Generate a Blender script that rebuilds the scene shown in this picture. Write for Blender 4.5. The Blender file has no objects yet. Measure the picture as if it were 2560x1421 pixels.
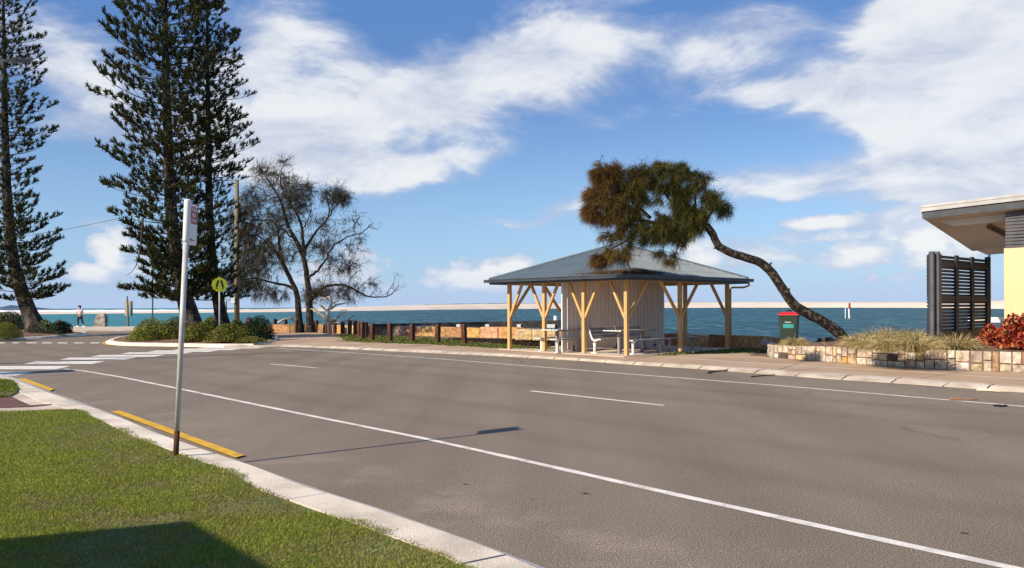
import bpy, bmesh, math, random
import numpy as np
from mathutils import Vector, Matrix
R = math.radians
S = bpy.context.scene
C = S.collection
rng = np.random.default_rng(7)
random.seed(7)

# ------------------------------------------------------------------ camera
F, H0, SL = 1900.0, 767.0, -0.004
CAMH = 1.6
cc = 1 / math.hypot(1, SL); ss = SL * cc
cam = bpy.data.objects.new('camera', bpy.data.cameras.new('camera'))
C.objects.link(cam); S.camera = cam
cam.data.sensor_width = 36; cam.data.lens = 36 * F / 2560
cam.data.shift_y = (H0 - 710.5) / 2560
cam.data.clip_start = 0.05; cam.data.clip_end = 20000
m = Matrix(((cc, -ss, 0, 0), (0, 0, -1, 0), (ss, cc, 0, CAMH), (0, 0, 0, 1)))
cam.matrix_world = m

# ------------------------------------------------------------------ light
SUN_EL, SUN_AZ = 33.0, (-0.807, -0.59)          # the sun stands behind the camera on the left
sun = bpy.data.objects.new('sun', bpy.data.lights.new('sun', 'SUN'))
C.objects.link(sun)
sun.data.energy = 5.0; sun.data.angle = R(0.53); sun.data.color = (1.0, 0.87, 0.68)
ce = math.cos(R(SUN_EL))
sdir = Vector((SUN_AZ[0] * ce, SUN_AZ[1] * ce, math.sin(R(SUN_EL))))
sun.rotation_euler = sdir.to_track_quat('Z', 'Y').to_euler()
S.view_settings.view_transform = 'Standard'; S.view_settings.look = 'None'
S.view_settings.exposure = 0.38; S.view_settings.gamma = 1

def pix_dir(px, py):
    u, v = (px - 1280) / F, -(py - H0) / F
    return Vector((u * cc - v * ss, 1.0, u * ss + v * cc))

class NT:
    """small helper for node graphs"""
    def __init__(s, tree): s.t = tree; s.n = tree.nodes; s.l = tree.links
    def new(s, ty, **kw):
        n = s.n.new(ty)
        for k, v in kw.items(): setattr(n, k, v)
        return n
    def put(s, sock, v):
        if hasattr(v, 'is_linked') or hasattr(v, 'node'): s.l.new(v, sock)
        else: sock.default_value = v
    def math(s, op, a, b=0.0, c=None, clamp=False):
        n = s.new('ShaderNodeMath', operation=op, use_clamp=clamp)
        s.put(n.inputs[0], a); s.put(n.inputs[1], b)
        if c is not None: s.put(n.inputs[2], c)
        return n.outputs[0]
    def noise(s, vec, scale, detail=4, rough=0.55, dist=0.0, dim='3D'):
        n = s.new('ShaderNodeTexNoise', noise_dimensions=dim)
        if vec is not None: s.l.new(vec, n.inputs['Vector'])
        n.inputs['Scale'].default_value = scale; n.inputs['Detail'].default_value = detail
        n.inputs['Roughness'].default_value = rough; n.inputs['Distortion'].default_value = dist
        return n.outputs['Fac']
    def ramp(s, fac, stops, interp='LINEAR'):
        n = s.new('ShaderNodeValToRGB'); s.l.new(fac, n.inputs[0]); e = n.color_ramp.elements
        n.color_ramp.interpolation = interp
        while len(e) < len(stops): e.new(0.5)
        for x, (p, c) in zip(e, stops):
            x.position = p; x.color = (*c, 1) if len(c) == 3 else c
        return n.outputs[0]
    def step(s, v, a, b):
        n = s.new('ShaderNodeMapRange', interpolation_type='SMOOTHSTEP')
        s.put(n.inputs[0], v); s.put(n.inputs[1], a); s.put(n.inputs[2], b)
        return n.outputs[0]
    def mix(s, f, a, b, mode='MIX'):
        n = s.new('ShaderNodeMix', data_type='RGBA', blend_type=mode)
        s.put(n.inputs[0], f)
        for i, v in ((6, a), (7, b)):
            if isinstance(v, tuple) and len(v) == 3: v = (*v, 1)
            s.put(n.inputs[i], v)
        return n.outputs[2]

# ------------------------------------------------------------------ sky
W = bpy.data.worlds.new('World'); S.world = W; W.use_nodes = True
g = NT(W.node_tree); g.n.clear()
sky = g.new('ShaderNodeTexSky', sky_type='NISHITA', sun_disc=False)
sky.sun_elevation = R(SUN_EL); sky.sun_rotation = math.atan2(SUN_AZ[0], SUN_AZ[1])
sky.air_density = 1.0; sky.dust_density = 0.35; sky.ozone_density = 2.2
tc = g.new('ShaderNodeTexCoord'); sep = g.new('ShaderNodeSeparateXYZ')
g.l.new(tc.outputs['Generated'], sep.inputs[0])
az = g.math('ARCTAN2', sep.outputs[0], sep.outputs[1])
el = g.math('ARCSINE', sep.outputs[2])
comb = g.new('ShaderNodeCombineXYZ')
g.put(comb.inputs[0], az); g.put(comb.inputs[1], g.math('MULTIPLY', el, 1.9)); comb.inputs[2].default_value = 3.3
cv = comb.outputs[0]
wx = g.math('MULTIPLY', g.math('SUBTRACT', g.noise(cv, 3.2, 5, 0.6), 0.5), 0.16)
comb2 = g.new('ShaderNodeCombineXYZ'); g.put(comb2.inputs[0], az); g.put(comb2.inputs[1], g.math('MULTIPLY', el, 1.9)); comb2.inputs[2].default_value = 9.1
wy = g.math('MULTIPLY', g.math('SUBTRACT', g.noise(comb2.outputs[0], 3.6, 5, 0.6), 0.5), 0.11)
azw, elw = g.math('ADD', az, wx), g.math('ADD', el, wy)
# soft cloud banks: (px, py, half width, half height, tilt in degrees, weight); turned into azimuth / elevation
BANKS = [(800, 60, 200, 110, -20, .62), (640, 150, 160, 170, 10, .7), (1100, 200, 400, 80, 14, .9), (1370, 130, 200, 130, 20, .9),
         (900, 320, 420, 90, 6, .9), (1000, 420, 330, 48, 8, .95), (760, 400, 260, 60, 0, .7), (220, 190, 230, 110, -16, 1.0), (120, 20, 240, 45, 0, .35),
         (1930, 255, 300, 62, -4, .95), (1800, 120, 200, 90, 0, .55), (1900, 60, 140, 60, 0, .3), (1560, 290, 160, 28, 6, .3),
         (2480, 130, 330, 220, 0, 2.4), (2520, 330, 310, 150, 0, 1.9), (2330, 110, 150, 110, 0, .9), (2240, 280, 110, 30, 0, .45), (2380, 430, 190, 80, 0, .9),
         (1960, 450, 210, 44, 6, .85), (1830, 480, 90, 24, 0, .35), (1430, 490, 110, 30, 0, .8), (1250, 536, 120, 22, 0, .65), (1400, 562, 80, 16, 0, .38),
         (2060, 590, 220, 40, 0, .5), (2160, 650, 330, 55, 0, .5), (1840, 640, 200, 55, 0, .5), (2330, 620, 130, 55, 0, .7),
         (1290, 690, 260, 40, 0, .45), (250, 660, 110, 70, 40, .6), (300, 600, 60, 50, 0, .6), (640, 690, 300, 40, 0, .3), (100, 700, 300, 40, 0, .3)]
def toang(px, py):
    d = pix_dir(px, py).normalized(); return math.atan2(d.x, d.y), math.asin(d.z)
D = None
for (px, py, hw, hh, tl, wt) in BANKS:
    a0, e0 = toang(px, py)
    ra, re_ = hw / F / (1 + ((px - 1280) / F) ** 2) , hh / F
    ca, sa = math.cos(R(tl)), math.sin(R(tl))
    da, de = g.math('SUBTRACT', azw, a0), g.math('SUBTRACT', elw, e0)
    p = g.math('ADD', g.math('MULTIPLY', da, ca / ra), g.math('MULTIPLY', de, sa / ra))
    q = g.math('ADD', g.math('MULTIPLY', da, -sa / re_), g.math('MULTIPLY', de, ca / re_))
    r2 = g.math('ADD', g.math('MULTIPLY', p, p), g.math('MULTIPLY', q, q))
    b = g.math('MULTIPLY', g.math('POWER', 2.718, g.math('MULTIPLY', r2, -1.05)), wt)
    D = b if D is None else g.math('ADD', D, b)
D = g.math('MINIMUM', D, 1.9)
back = g.math('MULTIPLY', g.step(g.noise(cv, 1.3, 4, .5), .5, .7), g.step(g.math('ABSOLUTE', az), .75, 1.0))
D = g.math('ADD', D, back)
comb3 = g.new('ShaderNodeCombineXYZ'); g.put(comb3.inputs[0], g.math('MULTIPLY', az, 1.0)); g.put(comb3.inputs[1], g.math('MULTIPLY', el, 2.6)); comb3.inputs[2].default_value = 1.7
fb = g.noise(comb3.outputs[0], 4.6, 9, 0.60, .5)
fb2 = g.noise(comb3.outputs[0], 19, 6, 0.6)
n1 = g.math('ADD', g.math('MULTIPLY', g.math('SUBTRACT', fb, .5), 2.3), g.math('MULTIPLY', g.math('SUBTRACT', fb2, .5), .35))
dens = g.step(g.math('ADD', D, n1), 0.24, 1.04)
# small hard-edged cumulus heaps low over the sea
HEAPS = [(1180, 700, 120, 34, 1.0), (1290, 672, 60, 40, 1.0), (1225, 675, 40, 26, .9), (1075, 712, 45, 24, .7), (1370, 700, 60, 24, .6), (2060, 556, 90, 20, 1.0), (2100, 600, 130, 16, .55),
         (2150, 640, 110, 34, .8), (2230, 600, 50, 40, .6), (2320, 610, 90, 60, 1.0), (2400, 590, 80, 60, .9), (1960, 650, 60, 40, .5), (1760, 640, 60, 34, .75), (1730, 620, 30, 34, .6),
         (270, 630, 44, 44, 1.0), (300, 605, 36, 30, .9), (230, 680, 60, 26, .8), (340, 660, 50, 40, .5), (2240, 700, 140, 18, .4), (860, 700, 120, 60, .65), (900, 650, 50, 40, .5)]
H_ = None
for (px, py, hw, hh, wt) in HEAPS:
    a0, e0 = toang(px, py)
    p = g.math('MULTIPLY', g.math('SUBTRACT', g.math('ADD', az, g.math('MULTIPLY', wx, .25)), a0), (1 + ((px - 1280) / F) ** 2) * F / hw)
    q = g.math('MULTIPLY', g.math('SUBTRACT', g.math('ADD', el, g.math('MULTIPLY', wy, .2)), e0), F / hh)
    b = g.math('MULTIPLY', g.math('POWER', 2.718, g.math('MULTIPLY', g.math('ADD', g.math('MULTIPLY', p, p), g.math('MULTIPLY', q, q)), -.9)), wt)
    H_ = b if H_ is None else g.math('MAXIMUM', H_, b)
puff = g.math('ADD', g.math('MULTIPLY', g.math('SUBTRACT', g.noise(cv, 30, 8, .6, .3), .5), 1.1), g.math('MULTIPLY', g.math('SUBTRACT', g.noise(cv, 10, 4, .6), .5), 1.1))
hsum = g.math('ADD', H_, puff)
heap = g.math('MULTIPLY', g.step(hsum, .25, .46), .92)
shade = g.noise(comb3.outputs[0], 6.5, 6, .6, .4)
ccol = g.mix(g.step(g.math('ADD', g.math('MULTIPLY', dens, .38), shade), .62, 1.02), (4.9, 5.5, 7.1, 1), (8.5, 8.7, 8.9, 1))
gcol = g.mix(heap, ccol, g.mix(g.step(hsum, .40, .85), (5.9, 6.7, 8.1, 1), (9.0, 9.0, 8.9, 1)))
fac = g.math('MAXIMUM', g.math('MULTIPLY', dens, .93), heap)
skyc = g.mix(1.0, sky.outputs[0], (0.98, 1.10, 1.30, 1), 'MULTIPLY')
skyc = g.mix(g.math('MULTIPLY', g.step(el, .02, .42), .72), skyc, (1.1, 2.6, 6.0, 1))
skyc = g.mix(g.math('MULTIPLY', g.step(el, .30, -.02), .7), skyc, (3.3, 5.5, 8.3, 1))
hz2 = g.math('MULTIPLY', g.step(el, .055, .0), .75)
final = g.mix(g.math('MULTIPLY', fac, 1.0), skyc, gcol)
final = g.mix(hz2, final, (4.6, 5.9, 8.3, 1))
W.cycles.sampling_method = 'MANUAL'; W.cycles.sample_map_resolution = 512
bg = g.new('ShaderNodeBackground'); g.l.new(final, bg.inputs[0]); bg.inputs[1].default_value = 0.08
out = g.new('ShaderNodeOutputWorld'); g.l.new(bg.outputs[0], out.inputs[0])

# ------------------------------------------------------------------ placing: a photo point on level ground / at a distance
def G(px, py, z=0.0):
    d = pix_dir(px, py); t = (z - CAMH) / d.z
    return Vector((d.x * t, t, z))
def P(px, py, Y):
    d = pix_dir(px, py); return Vector((d.x * Y, Y, CAMH + d.z * Y))

# ------------------------------------------------------------------ materials
def M(name, cols, scale=4, rough=.8, bump=0.0, bscale=None, detail=5, spec=.3, fine=0.0, fscale=60, metal=0.0, stretch=None, attr=False, trans=0.0, lo=.35, hi=.65):
    mt = bpy.data.materials.new(name); mt.use_nodes = True
    t = NT(mt.node_tree); b = mt.node_tree.nodes['Principled BSDF']
    co = t.new('ShaderNodeTexCoord').outputs['Object']
    if stretch:
        mp = t.new('ShaderNodeMapping'); mp.inputs['Scale'].default_value = stretch; t.l.new(co, mp.inputs[0]); co = mp.outputs[0]
    if attr:
        base = t.new('ShaderNodeAttribute', attribute_name='Col').outputs['Color']
        if cols and len(cols) > 1:
            base = t.mix(1.0, base, t.ramp(t.noise(co, scale, detail), [(lo, cols[0]), (hi, cols[1])]), 'MULTIPLY')
    elif len(cols) == 1: 
        base = t.mix(1.0, cols[0], t.ramp(t.noise(co, scale, detail), [(.3, (.86, .86, .86)), (.7, (1.08, 1.08, 1.08))]), 'MULTIPLY')
    else:
        n = len(cols)
        base = t.ramp(t.noise(co, scale, detail), [(lo + (hi - lo) * i / (n - 1), c) for i, c in enumerate(cols)])
    if fine:
        f = t.noise(co, fscale, 3, .6)
        base = t.mix(1.0, base, t.ramp(f, [(.25, (1 - fine,) * 3), (.75, (1 + fine,) * 3)]), 'MULTIPLY')
    t.l.new(base, b.inputs['Base Color'])
    b.inputs['Roughness'].default_value = rough; b.inputs['Specular IOR Level'].default_value = spec
    b.inputs['Metallic'].default_value = metal
    if bump:
        bn = t.new('ShaderNodeBump'); bn.inputs['Strength'].default_value = min(1, bump); bn.inputs['Distance'].default_value = .05 if bump >= 1 else .02
        t.l.new(t.noise(co, bscale or scale * 4, 5), bn.inputs['Height']); t.l.new(bn.outputs[0], b.inputs['Normal'])
    if trans:
        tr = t.new('ShaderNodeBsdfTranslucent'); t.l.new(base, tr.inputs[0])
        mx = t.new('ShaderNodeMixShader'); mx.inputs[0].default_value = trans
        t.l.new(b.outputs[0], mx.inputs[1]); t.l.new(tr.outputs[0], mx.inputs[2])
        t.l.new(mx.outputs[0], mt.node_tree.nodes['Material Output'].inputs[0])
    return mt

def asphalt():
    mt = bpy.data.materials.new('asphalt'); mt.use_nodes = True
    t = NT(mt.node_tree); b = mt.node_tree.nodes['Principled BSDF']
    co = t.new('ShaderNodeTexCoord').outputs['Object']
    sp = t.noise(co, 98, 3, .85); sp2 = t.noise(co, 52, 4, .8)
    base = t.ramp(sp, [(.36, (.040, .030, .022)), (.46, (.150, .119, .088)), (.55, (.235, .190, .145)), (.66, (.66, .55, .44))])
    base = t.mix(.55, base, t.mix(1.0, base, t.ramp(sp2, [(.32, (.6, .6, .6)), (.68, (1.4, 1.4, 1.4))]), 'MULTIPLY'))
    # lanes worn along the road
    mp = t.new('ShaderNodeMapping'); mp.inputs['Rotation'].default_value = (0, 0, R(45)); mp.inputs['Scale'].default_value = (1.1, .07, 1)
    t.l.new(co, mp.inputs[0])
    lane = t.noise(mp.outputs[0], .9, 4, .5)
    base = t.mix(1.0, base, t.ramp(lane, [(.32, (.88, .88, .88)), (.52, (1, 1, 1)), (.7, (1.10, 1.10, 1.09))]), 'MULTIPLY')
    big = t.noise(co, .35, 4, .6)
    base = t.mix(1.0, base, t.ramp(big, [(.35, (.93, .93, .93)), (.65, (1.06, 1.06, 1.06))]), 'MULTIPLY')
    sx_ = t.new('ShaderNodeSeparateXYZ'); t.l.new(co, sx_.inputs[0])
    dd_ = t.math('ADD', t.math('MULTIPLY', sx_.outputs[0], .712), t.math('MULTIPLY', sx_.outputs[1], .702))
    dd_ = t.math('ADD', dd_, t.math('MULTIPLY', t.math('SUBTRACT', t.noise(co, .3, 2), .5), .5)); trk = None
    for c_ in (6.7, 8.3, 11.2, 12.8):
        q_ = t.step(t.math('ABSOLUTE', t.math('SUBTRACT', dd_, c_)), .45, .05); trk = q_ if trk is None else t.math('MAXIMUM', trk, q_)
    base = t.mix(t.math('MULTIPLY', trk, .16), base, (.075, .06, .048, 1))
    # sandy wear beside the near kerb
    sepn = t.new('ShaderNodeSeparateXYZ'); t.l.new(co, sepn.inputs[0])
    dist = t.math('ADD', t.math('MULTIPLY', sepn.outputs[0], .712), t.math('MULTIPLY', sepn.outputs[1], .702))
    near = t.math('MULTIPLY', t.step(dist, 5.4, 3.7), t.step(t.noise(co, 1.1, 5, .65), .47, .66))
    near = t.math('MULTIPLY', near, t.step(sp2, .44, .62))
    base = t.mix(t.math('MULTIPLY', near, .6), base, (.50, .40, .32, 1))
    # fine cracks and a sealed seam
    vor = t.new('ShaderNodeTexVoronoi', feature='DISTANCE_TO_EDGE'); vor.inputs['Scale'].default_value = .33
    dn = t.new('ShaderNodeTexNoise'); dn.inputs['Scale'].default_value = 1.6; dn.inputs['Detail'].default_value = 6; t.l.new(co, dn.inputs['Vector'])
    ad = t.new('ShaderNodeVectorMath', operation='MULTIPLY_ADD'); t.l.new(dn.outputs['Color'], ad.inputs[0]); ad.inputs[1].default_value = (1.2, 1.2, 0); t.l.new(co, ad.inputs[2])
    t.l.new(ad.outputs[0], vor.inputs['Vector'])
    cr = t.math('MULTIPLY', t.step(vor.outputs['Distance'], .014, .002), t.step(t.noise(co, .25, 2), .54, .64))
    base = t.mix(t.math('MULTIPLY', cr, .32), base, (.05, .045, .04, 1))
    t.l.new(base, b.inputs['Base Color']); b.inputs['Roughness'].default_value = .95; b.inputs['Specular IOR Level'].default_value = .25
    bn = t.new('ShaderNodeBump'); bn.inputs['Strength'].default_value = .4; bn.inputs['Distance'].default_value = .004
    t.l.new(sp, bn.inputs['Height']); t.l.new(bn.outputs[0], b.inputs['Normal'])
    return mt

def water_mat():
    mt = bpy.data.materials.new('sea_water'); mt.use_nodes = True
    t = NT(mt.node_tree); b = mt.node_tree.nodes['Principled BSDF']
    co = t.new('ShaderNodeTexCoord').outputs['Object']
    sepn = t.new('ShaderNodeSeparateXYZ'); t.l.new(co, sepn.inputs[0])
    mp = t.new('ShaderNodeMapping'); mp.inputs['Scale'].default_value = (1.0, .28, 1); mp.inputs['Rotation'].default_value = (0, 0, R(4)); t.l.new(co, mp.inputs[0])
    n1 = t.noise(mp.outputs[0], .75, 7, .66, .4); n2 = t.noise(mp.outputs[0], .20, 6, .62); n3 = t.noise(mp.outputs[0], .02, 5, .6)
    base = t.ramp(n3, [(.35, (.008, .055, .085)), (.65, (.018, .095, .118))])
    base = t.mix(t.math('MULTIPLY', t.step(n1, .47, .64), .8), base, (.10, .26, .30, 1))
    base = t.mix(t.math('MULTIPLY', t.step(n2, .48, .62), .55), base, (.003, .032, .055, 1))
    # turquoise shallows towards the left
    lft = t.step(t.math('DIVIDE', sepn.outputs[0], t.math('MAXIMUM', sepn.outputs[1], 1.0)), -.12, -.5)
    base = t.mix(t.math('MULTIPLY', lft, .55), base, (.07, .32, .36, 1))
    mp2 = t.new('ShaderNodeMapping'); mp2.inputs['Scale'].default_value = (.45, 1.6, 1); t.l.new(co, mp2.inputs[0])
    fo = t.step(t.noise(mp2.outputs[0], .42, 7, .72), .725, .765)
    base = t.mix(fo, base, (.62, .68, .70, 1))
    t.l.new(base, b.inputs['Base Color']); b.inputs['Roughness'].default_value = .5; b.inputs['Specular IOR Level'].default_value = .2
    bn = t.new('ShaderNodeBump'); bn.inputs['Strength'].default_value = 1.0; bn.inputs['Distance'].default_value = .9
    t.l.new(n1, bn.inputs['Height']); t.l.new(bn.outputs[0], b.inputs['Normal'])
    return mt

def corrugated(name, col, axis, pitch, depth, rough=.45, spec=.4, rows=False):
    mt = M(name, [col], 2.0, rough, 0, spec=spec, fine=.05, fscale=25)
    return mt

MA = asphalt(); MW = water_mat()
concrete = M('kerb_concrete', [(.54, .46, .37), (.70, .60, .49), (.80, .71, .58)], 1.7, .9, .4, 60, fine=.16, fscale=95)
pathm = M('path_concrete', [(.35, .245, .16), (.41, .29, .195), (.47, .34, .235)], .55, .9, .25, 60, fine=.12, fscale=55)
pathg = M('old_path_concrete', [(.44, .35, .28), (.56, .45, .36), (.66, .55, .46)], .8, .9, .35, 50, fine=.16, fscale=60)
soil = M('soil', [(.085, .055, .038), (.16, .11, .075), (.23, .17, .125)], 1.2, .95, .6, 30, fine=.35, fscale=22)
mulch = M('bark_mulch', [(.07, .036, .024), (.17, .095, .065), (.30, .19, .14)], 9, .95, .9, 26, fine=.5, fscale=24)
turf = M('turf', [(.12, .13, .035), (.10, .15, .03), (.16, .15, .06)], 1.2, .95, .6, 40, fine=.3, fscale=45)
def worn_paint(name, cols, amount):
    mt = M(name, cols, 5, .75, .2, 80, fine=.12, fscale=45); t = NT(mt.node_tree); b = mt.node_tree.nodes['Principled BSDF']
    src = b.inputs['Base Color'].links[0].from_socket; co = t.new('ShaderNodeTexCoord').outputs['Object']
    w = t.math('ADD', t.math('MULTIPLY', t.noise(co, 60, 4, .7), .6), t.math('MULTIPLY', t.noise(co, 2.2, 4, .6), .5))
    t.l.new(t.mix(t.step(w, amount, amount + .07), src, (.19, .15, .115, 1)), b.inputs['Base Color']); return mt
paint = worn_paint('road_paint', [(.60, .56, .50), (.74, .69, .62), (.80, .75, .68)], .61)
paint_old = M('road_paint_unused', [(.60, .585, .55), (.74, .73, .69), (.80, .79, .76)], 5, .7, .2, 80, fine=.12, fscale=45)
yellow = worn_paint('yellow_paint', [(.60, .33, .025), (.72, .42, .04)], .60)
sand = M('pale_sand', [(.66, .55, .43), (.76, .65, .53)], .02, .9, .2, .3)
foam = M('white_foam', [(.80, .82, .83), (.9, .9, .9)], .05, .7)
post_y = M('cream_timber_paint', [(.55, .335, .13), (.62, .39, .165)], 2.5, .6, .3, 30, stretch=(3, 3, .4), fine=.14, fscale=26)
white_p = M('white_powder_coat', [(.74, .74, .72), (.8, .8, .78)], 3, .4)
roof_m = M('grey_steel_roof', [(.115, .145, .165), (.145, .18, .205)], .8, .38, .08, 6, spec=.5, fine=.06, fscale=30)
gutter_m = M('dark_grey_gutter', [(.035, .042, .05), (.05, .06, .07)], 2, .4, spec=.5)
wall_c = M('corrugated_wall_steel', [(.72, .62, .53), (.80, .70, .60)], .9, .5, .05, 20, spec=.3, fine=.05, fscale=20)
bench_m = M('grey_slat_aluminium', [(.22, .21, .215), (.29, .28, .28)], 2, .45)
dark_wood = M('bollard_timber', [(.045, .018, .012), (.10, .035, .022), (.15, .06, .035)], 5, .8, .6, 40, stretch=(1, 1, .25), fine=.3, fscale=30)
sandstone = M('sandstone', [(.55, .50, .46), (1.15, 1.1, 1.02)], 7, .9, .9, 26, fine=.28, fscale=40, attr=True)
mortar = M('stone_mortar', [(.12, .075, .05), (.2, .14, .10)], 8, .95, .4, 40)
bark = M('rough_bark', [(.008, .006, .005), (.024, .017, .013), (.13, .105, .085)], 11, .95, 1.0, 22, fine=.5, fscale=26)
bark_g = M('pine_bark', [(.016, .012, .010), (.042, .033, .027), (.12, .10, .082)], 3.5, .95, 1.0, 12, stretch=(1, 1, .6), fine=.4, fscale=16)
twig_m = M('twig_bark', [(.035, .024, .018), (.075, .055, .042)], 4, .95)
dead_m = M('bleached_wood', [(.40, .30, .21), (.62, .50, .38), (.74, .64, .52)], 4, .9, .5, 20)
leafm = M('leaf', [], rough=.6, spec=.12, attr=True, trans=.22)
needle_m = M('needle', [], rough=.8, spec=.08, attr=True, trans=.15)
grass_m = M('grass_blade', [], rough=.7, spec=.12, attr=True, trans=.3)
galv = M('galvanised_steel', [(.42, .41, .39), (.58, .57, .54)], 6, .45, .1, 40, spec=.5, fine=.1, fscale=40)
rust_m = M('rusty_steel', [(.05, .025, .015), (.12, .05, .025)], 20, .9, .4, 60)
sign_w = M('sign_white', [(.74, .73, .71), (.8, .79, .77)], 6, .45)
sign_r = M('sign_red', [(.34, .010, .018), (.40, .014, .024)], 6, .5)
sign_y = M('fluoro_yellow', [(.60, .60, .025), (.66, .65, .04)], 6, .5)
black = M('black_paint', [(.012, .012, .012), (.02, .02, .02)], 4, .5)
brown_back = M('sign_back', [(.12, .09, .085), (.17, .13, .12)], 4, .6)
pole_wood = M('weathered_pole', [(.17, .14, .085), (.25, .21, .14)], 3, .9, .4, 20, stretch=(1, 1, .2))
wall_y = M('cream_render', [(.76, .54, .30), (.80, .58, .335)], 1.1, .9, .6, 10, fine=.07, fscale=14)
fascia_w = M('pale_metal_flashing', [(.36, .345, .33), (.5, .48, .46)], 3, .35, spec=.6)
fascia_d = M('slate_fascia', [(.045, .052, .06), (.065, .073, .083)], 3, .5)
soffit_m = M('beige_soffit', [(.66, .56, .46), (.74, .63, .52)], 1.2, .8)
louvre_m = M('charcoal_slats', [(.030, .032, .042), (.042, .044, .055)], 3, .5)
louvre_g = M('grey_slats', [(.075, .076, .09), (.11, .11, .125)], 3, .5)
bin_m = M('green_bin_plastic', [(.022, .038, .028), (.035, .052, .038)], 3, .5, .1, 20)
bin_red = M('red_bin_lid', [(.50, .012, .022), (.58, .02, .03)], 3, .4)
bin_black = M('black_plastic', [(.015, .015, .015), (.03, .03, .03)], 3, .5)
teal_m = M('teal_sticker', [(.03, .27, .28), (.06, .34, .34)], 12, .5)
rock_m = M('boulder_rock', [(.16, .12, .09), (.38, .33, .27), (.6, .56, .5)], 2.2, .95, .9, 9, fine=.3, fscale=18)
rock_w = M('white_rock', [(.62, .58, .52), (.78, .74, .68)], 3, .95, .5, 12)
jetty_m = M('jetty_timber', [(.03, .028, .028), (.07, .062, .06)], 3, .9)
cloth_w = M('pale_pink_shirt', [(.62, .52, .55), (.72, .62, .65)], 8, .9)
cloth_b = M('black_leggings', [(.012, .012, .014), (.022, .022, .025)], 8, .8)
skin_m = M('skin', [(.42, .23, .15), (.48, .27, .18)], 8, .6)
navy = M('navy_cap', [(.02, .03, .06), (.03, .045, .08)], 8, .8)
pit_m = M('red_brown_pavers', [(.10, .045, .035), (.18, .10, .085)], 7, .9, .5, 40, fine=.3, fscale=30)
hill_m = M('hazy_scrub', [(.20, .25, .28), (.28, .33, .37)], .08, .95)  # distance haze is mixed into this paler, bluish scrub colour

# ------------------------------------------------------------------ mesh building
def tag(o, label=None, cat=None, group=None, kind=None):
    if label: o['label'] = label
    if cat: o['category'] = cat
    if group: o['group'] = group
    if kind: o['kind'] = kind
    return o
def thing(name, label, cat, loc=(0, 0, 0), rot=0, group=None):
    o = bpy.data.objects.new(name, None); C.objects.link(o)
    o.empty_display_size = .2; o.location = loc; o.rotation_euler = (0, 0, rot)
    return tag(o, label, cat, group)
def link(name, me, mats, parent=None, loc=None):
    o = bpy.data.objects.new(name, me); C.objects.link(o)
    for mt in (mats if isinstance(mats, (list, tuple)) else [mats]): me.materials.append(mt)
    if parent: o.parent = parent
    if loc is not None: o.location = loc
    return o

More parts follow.
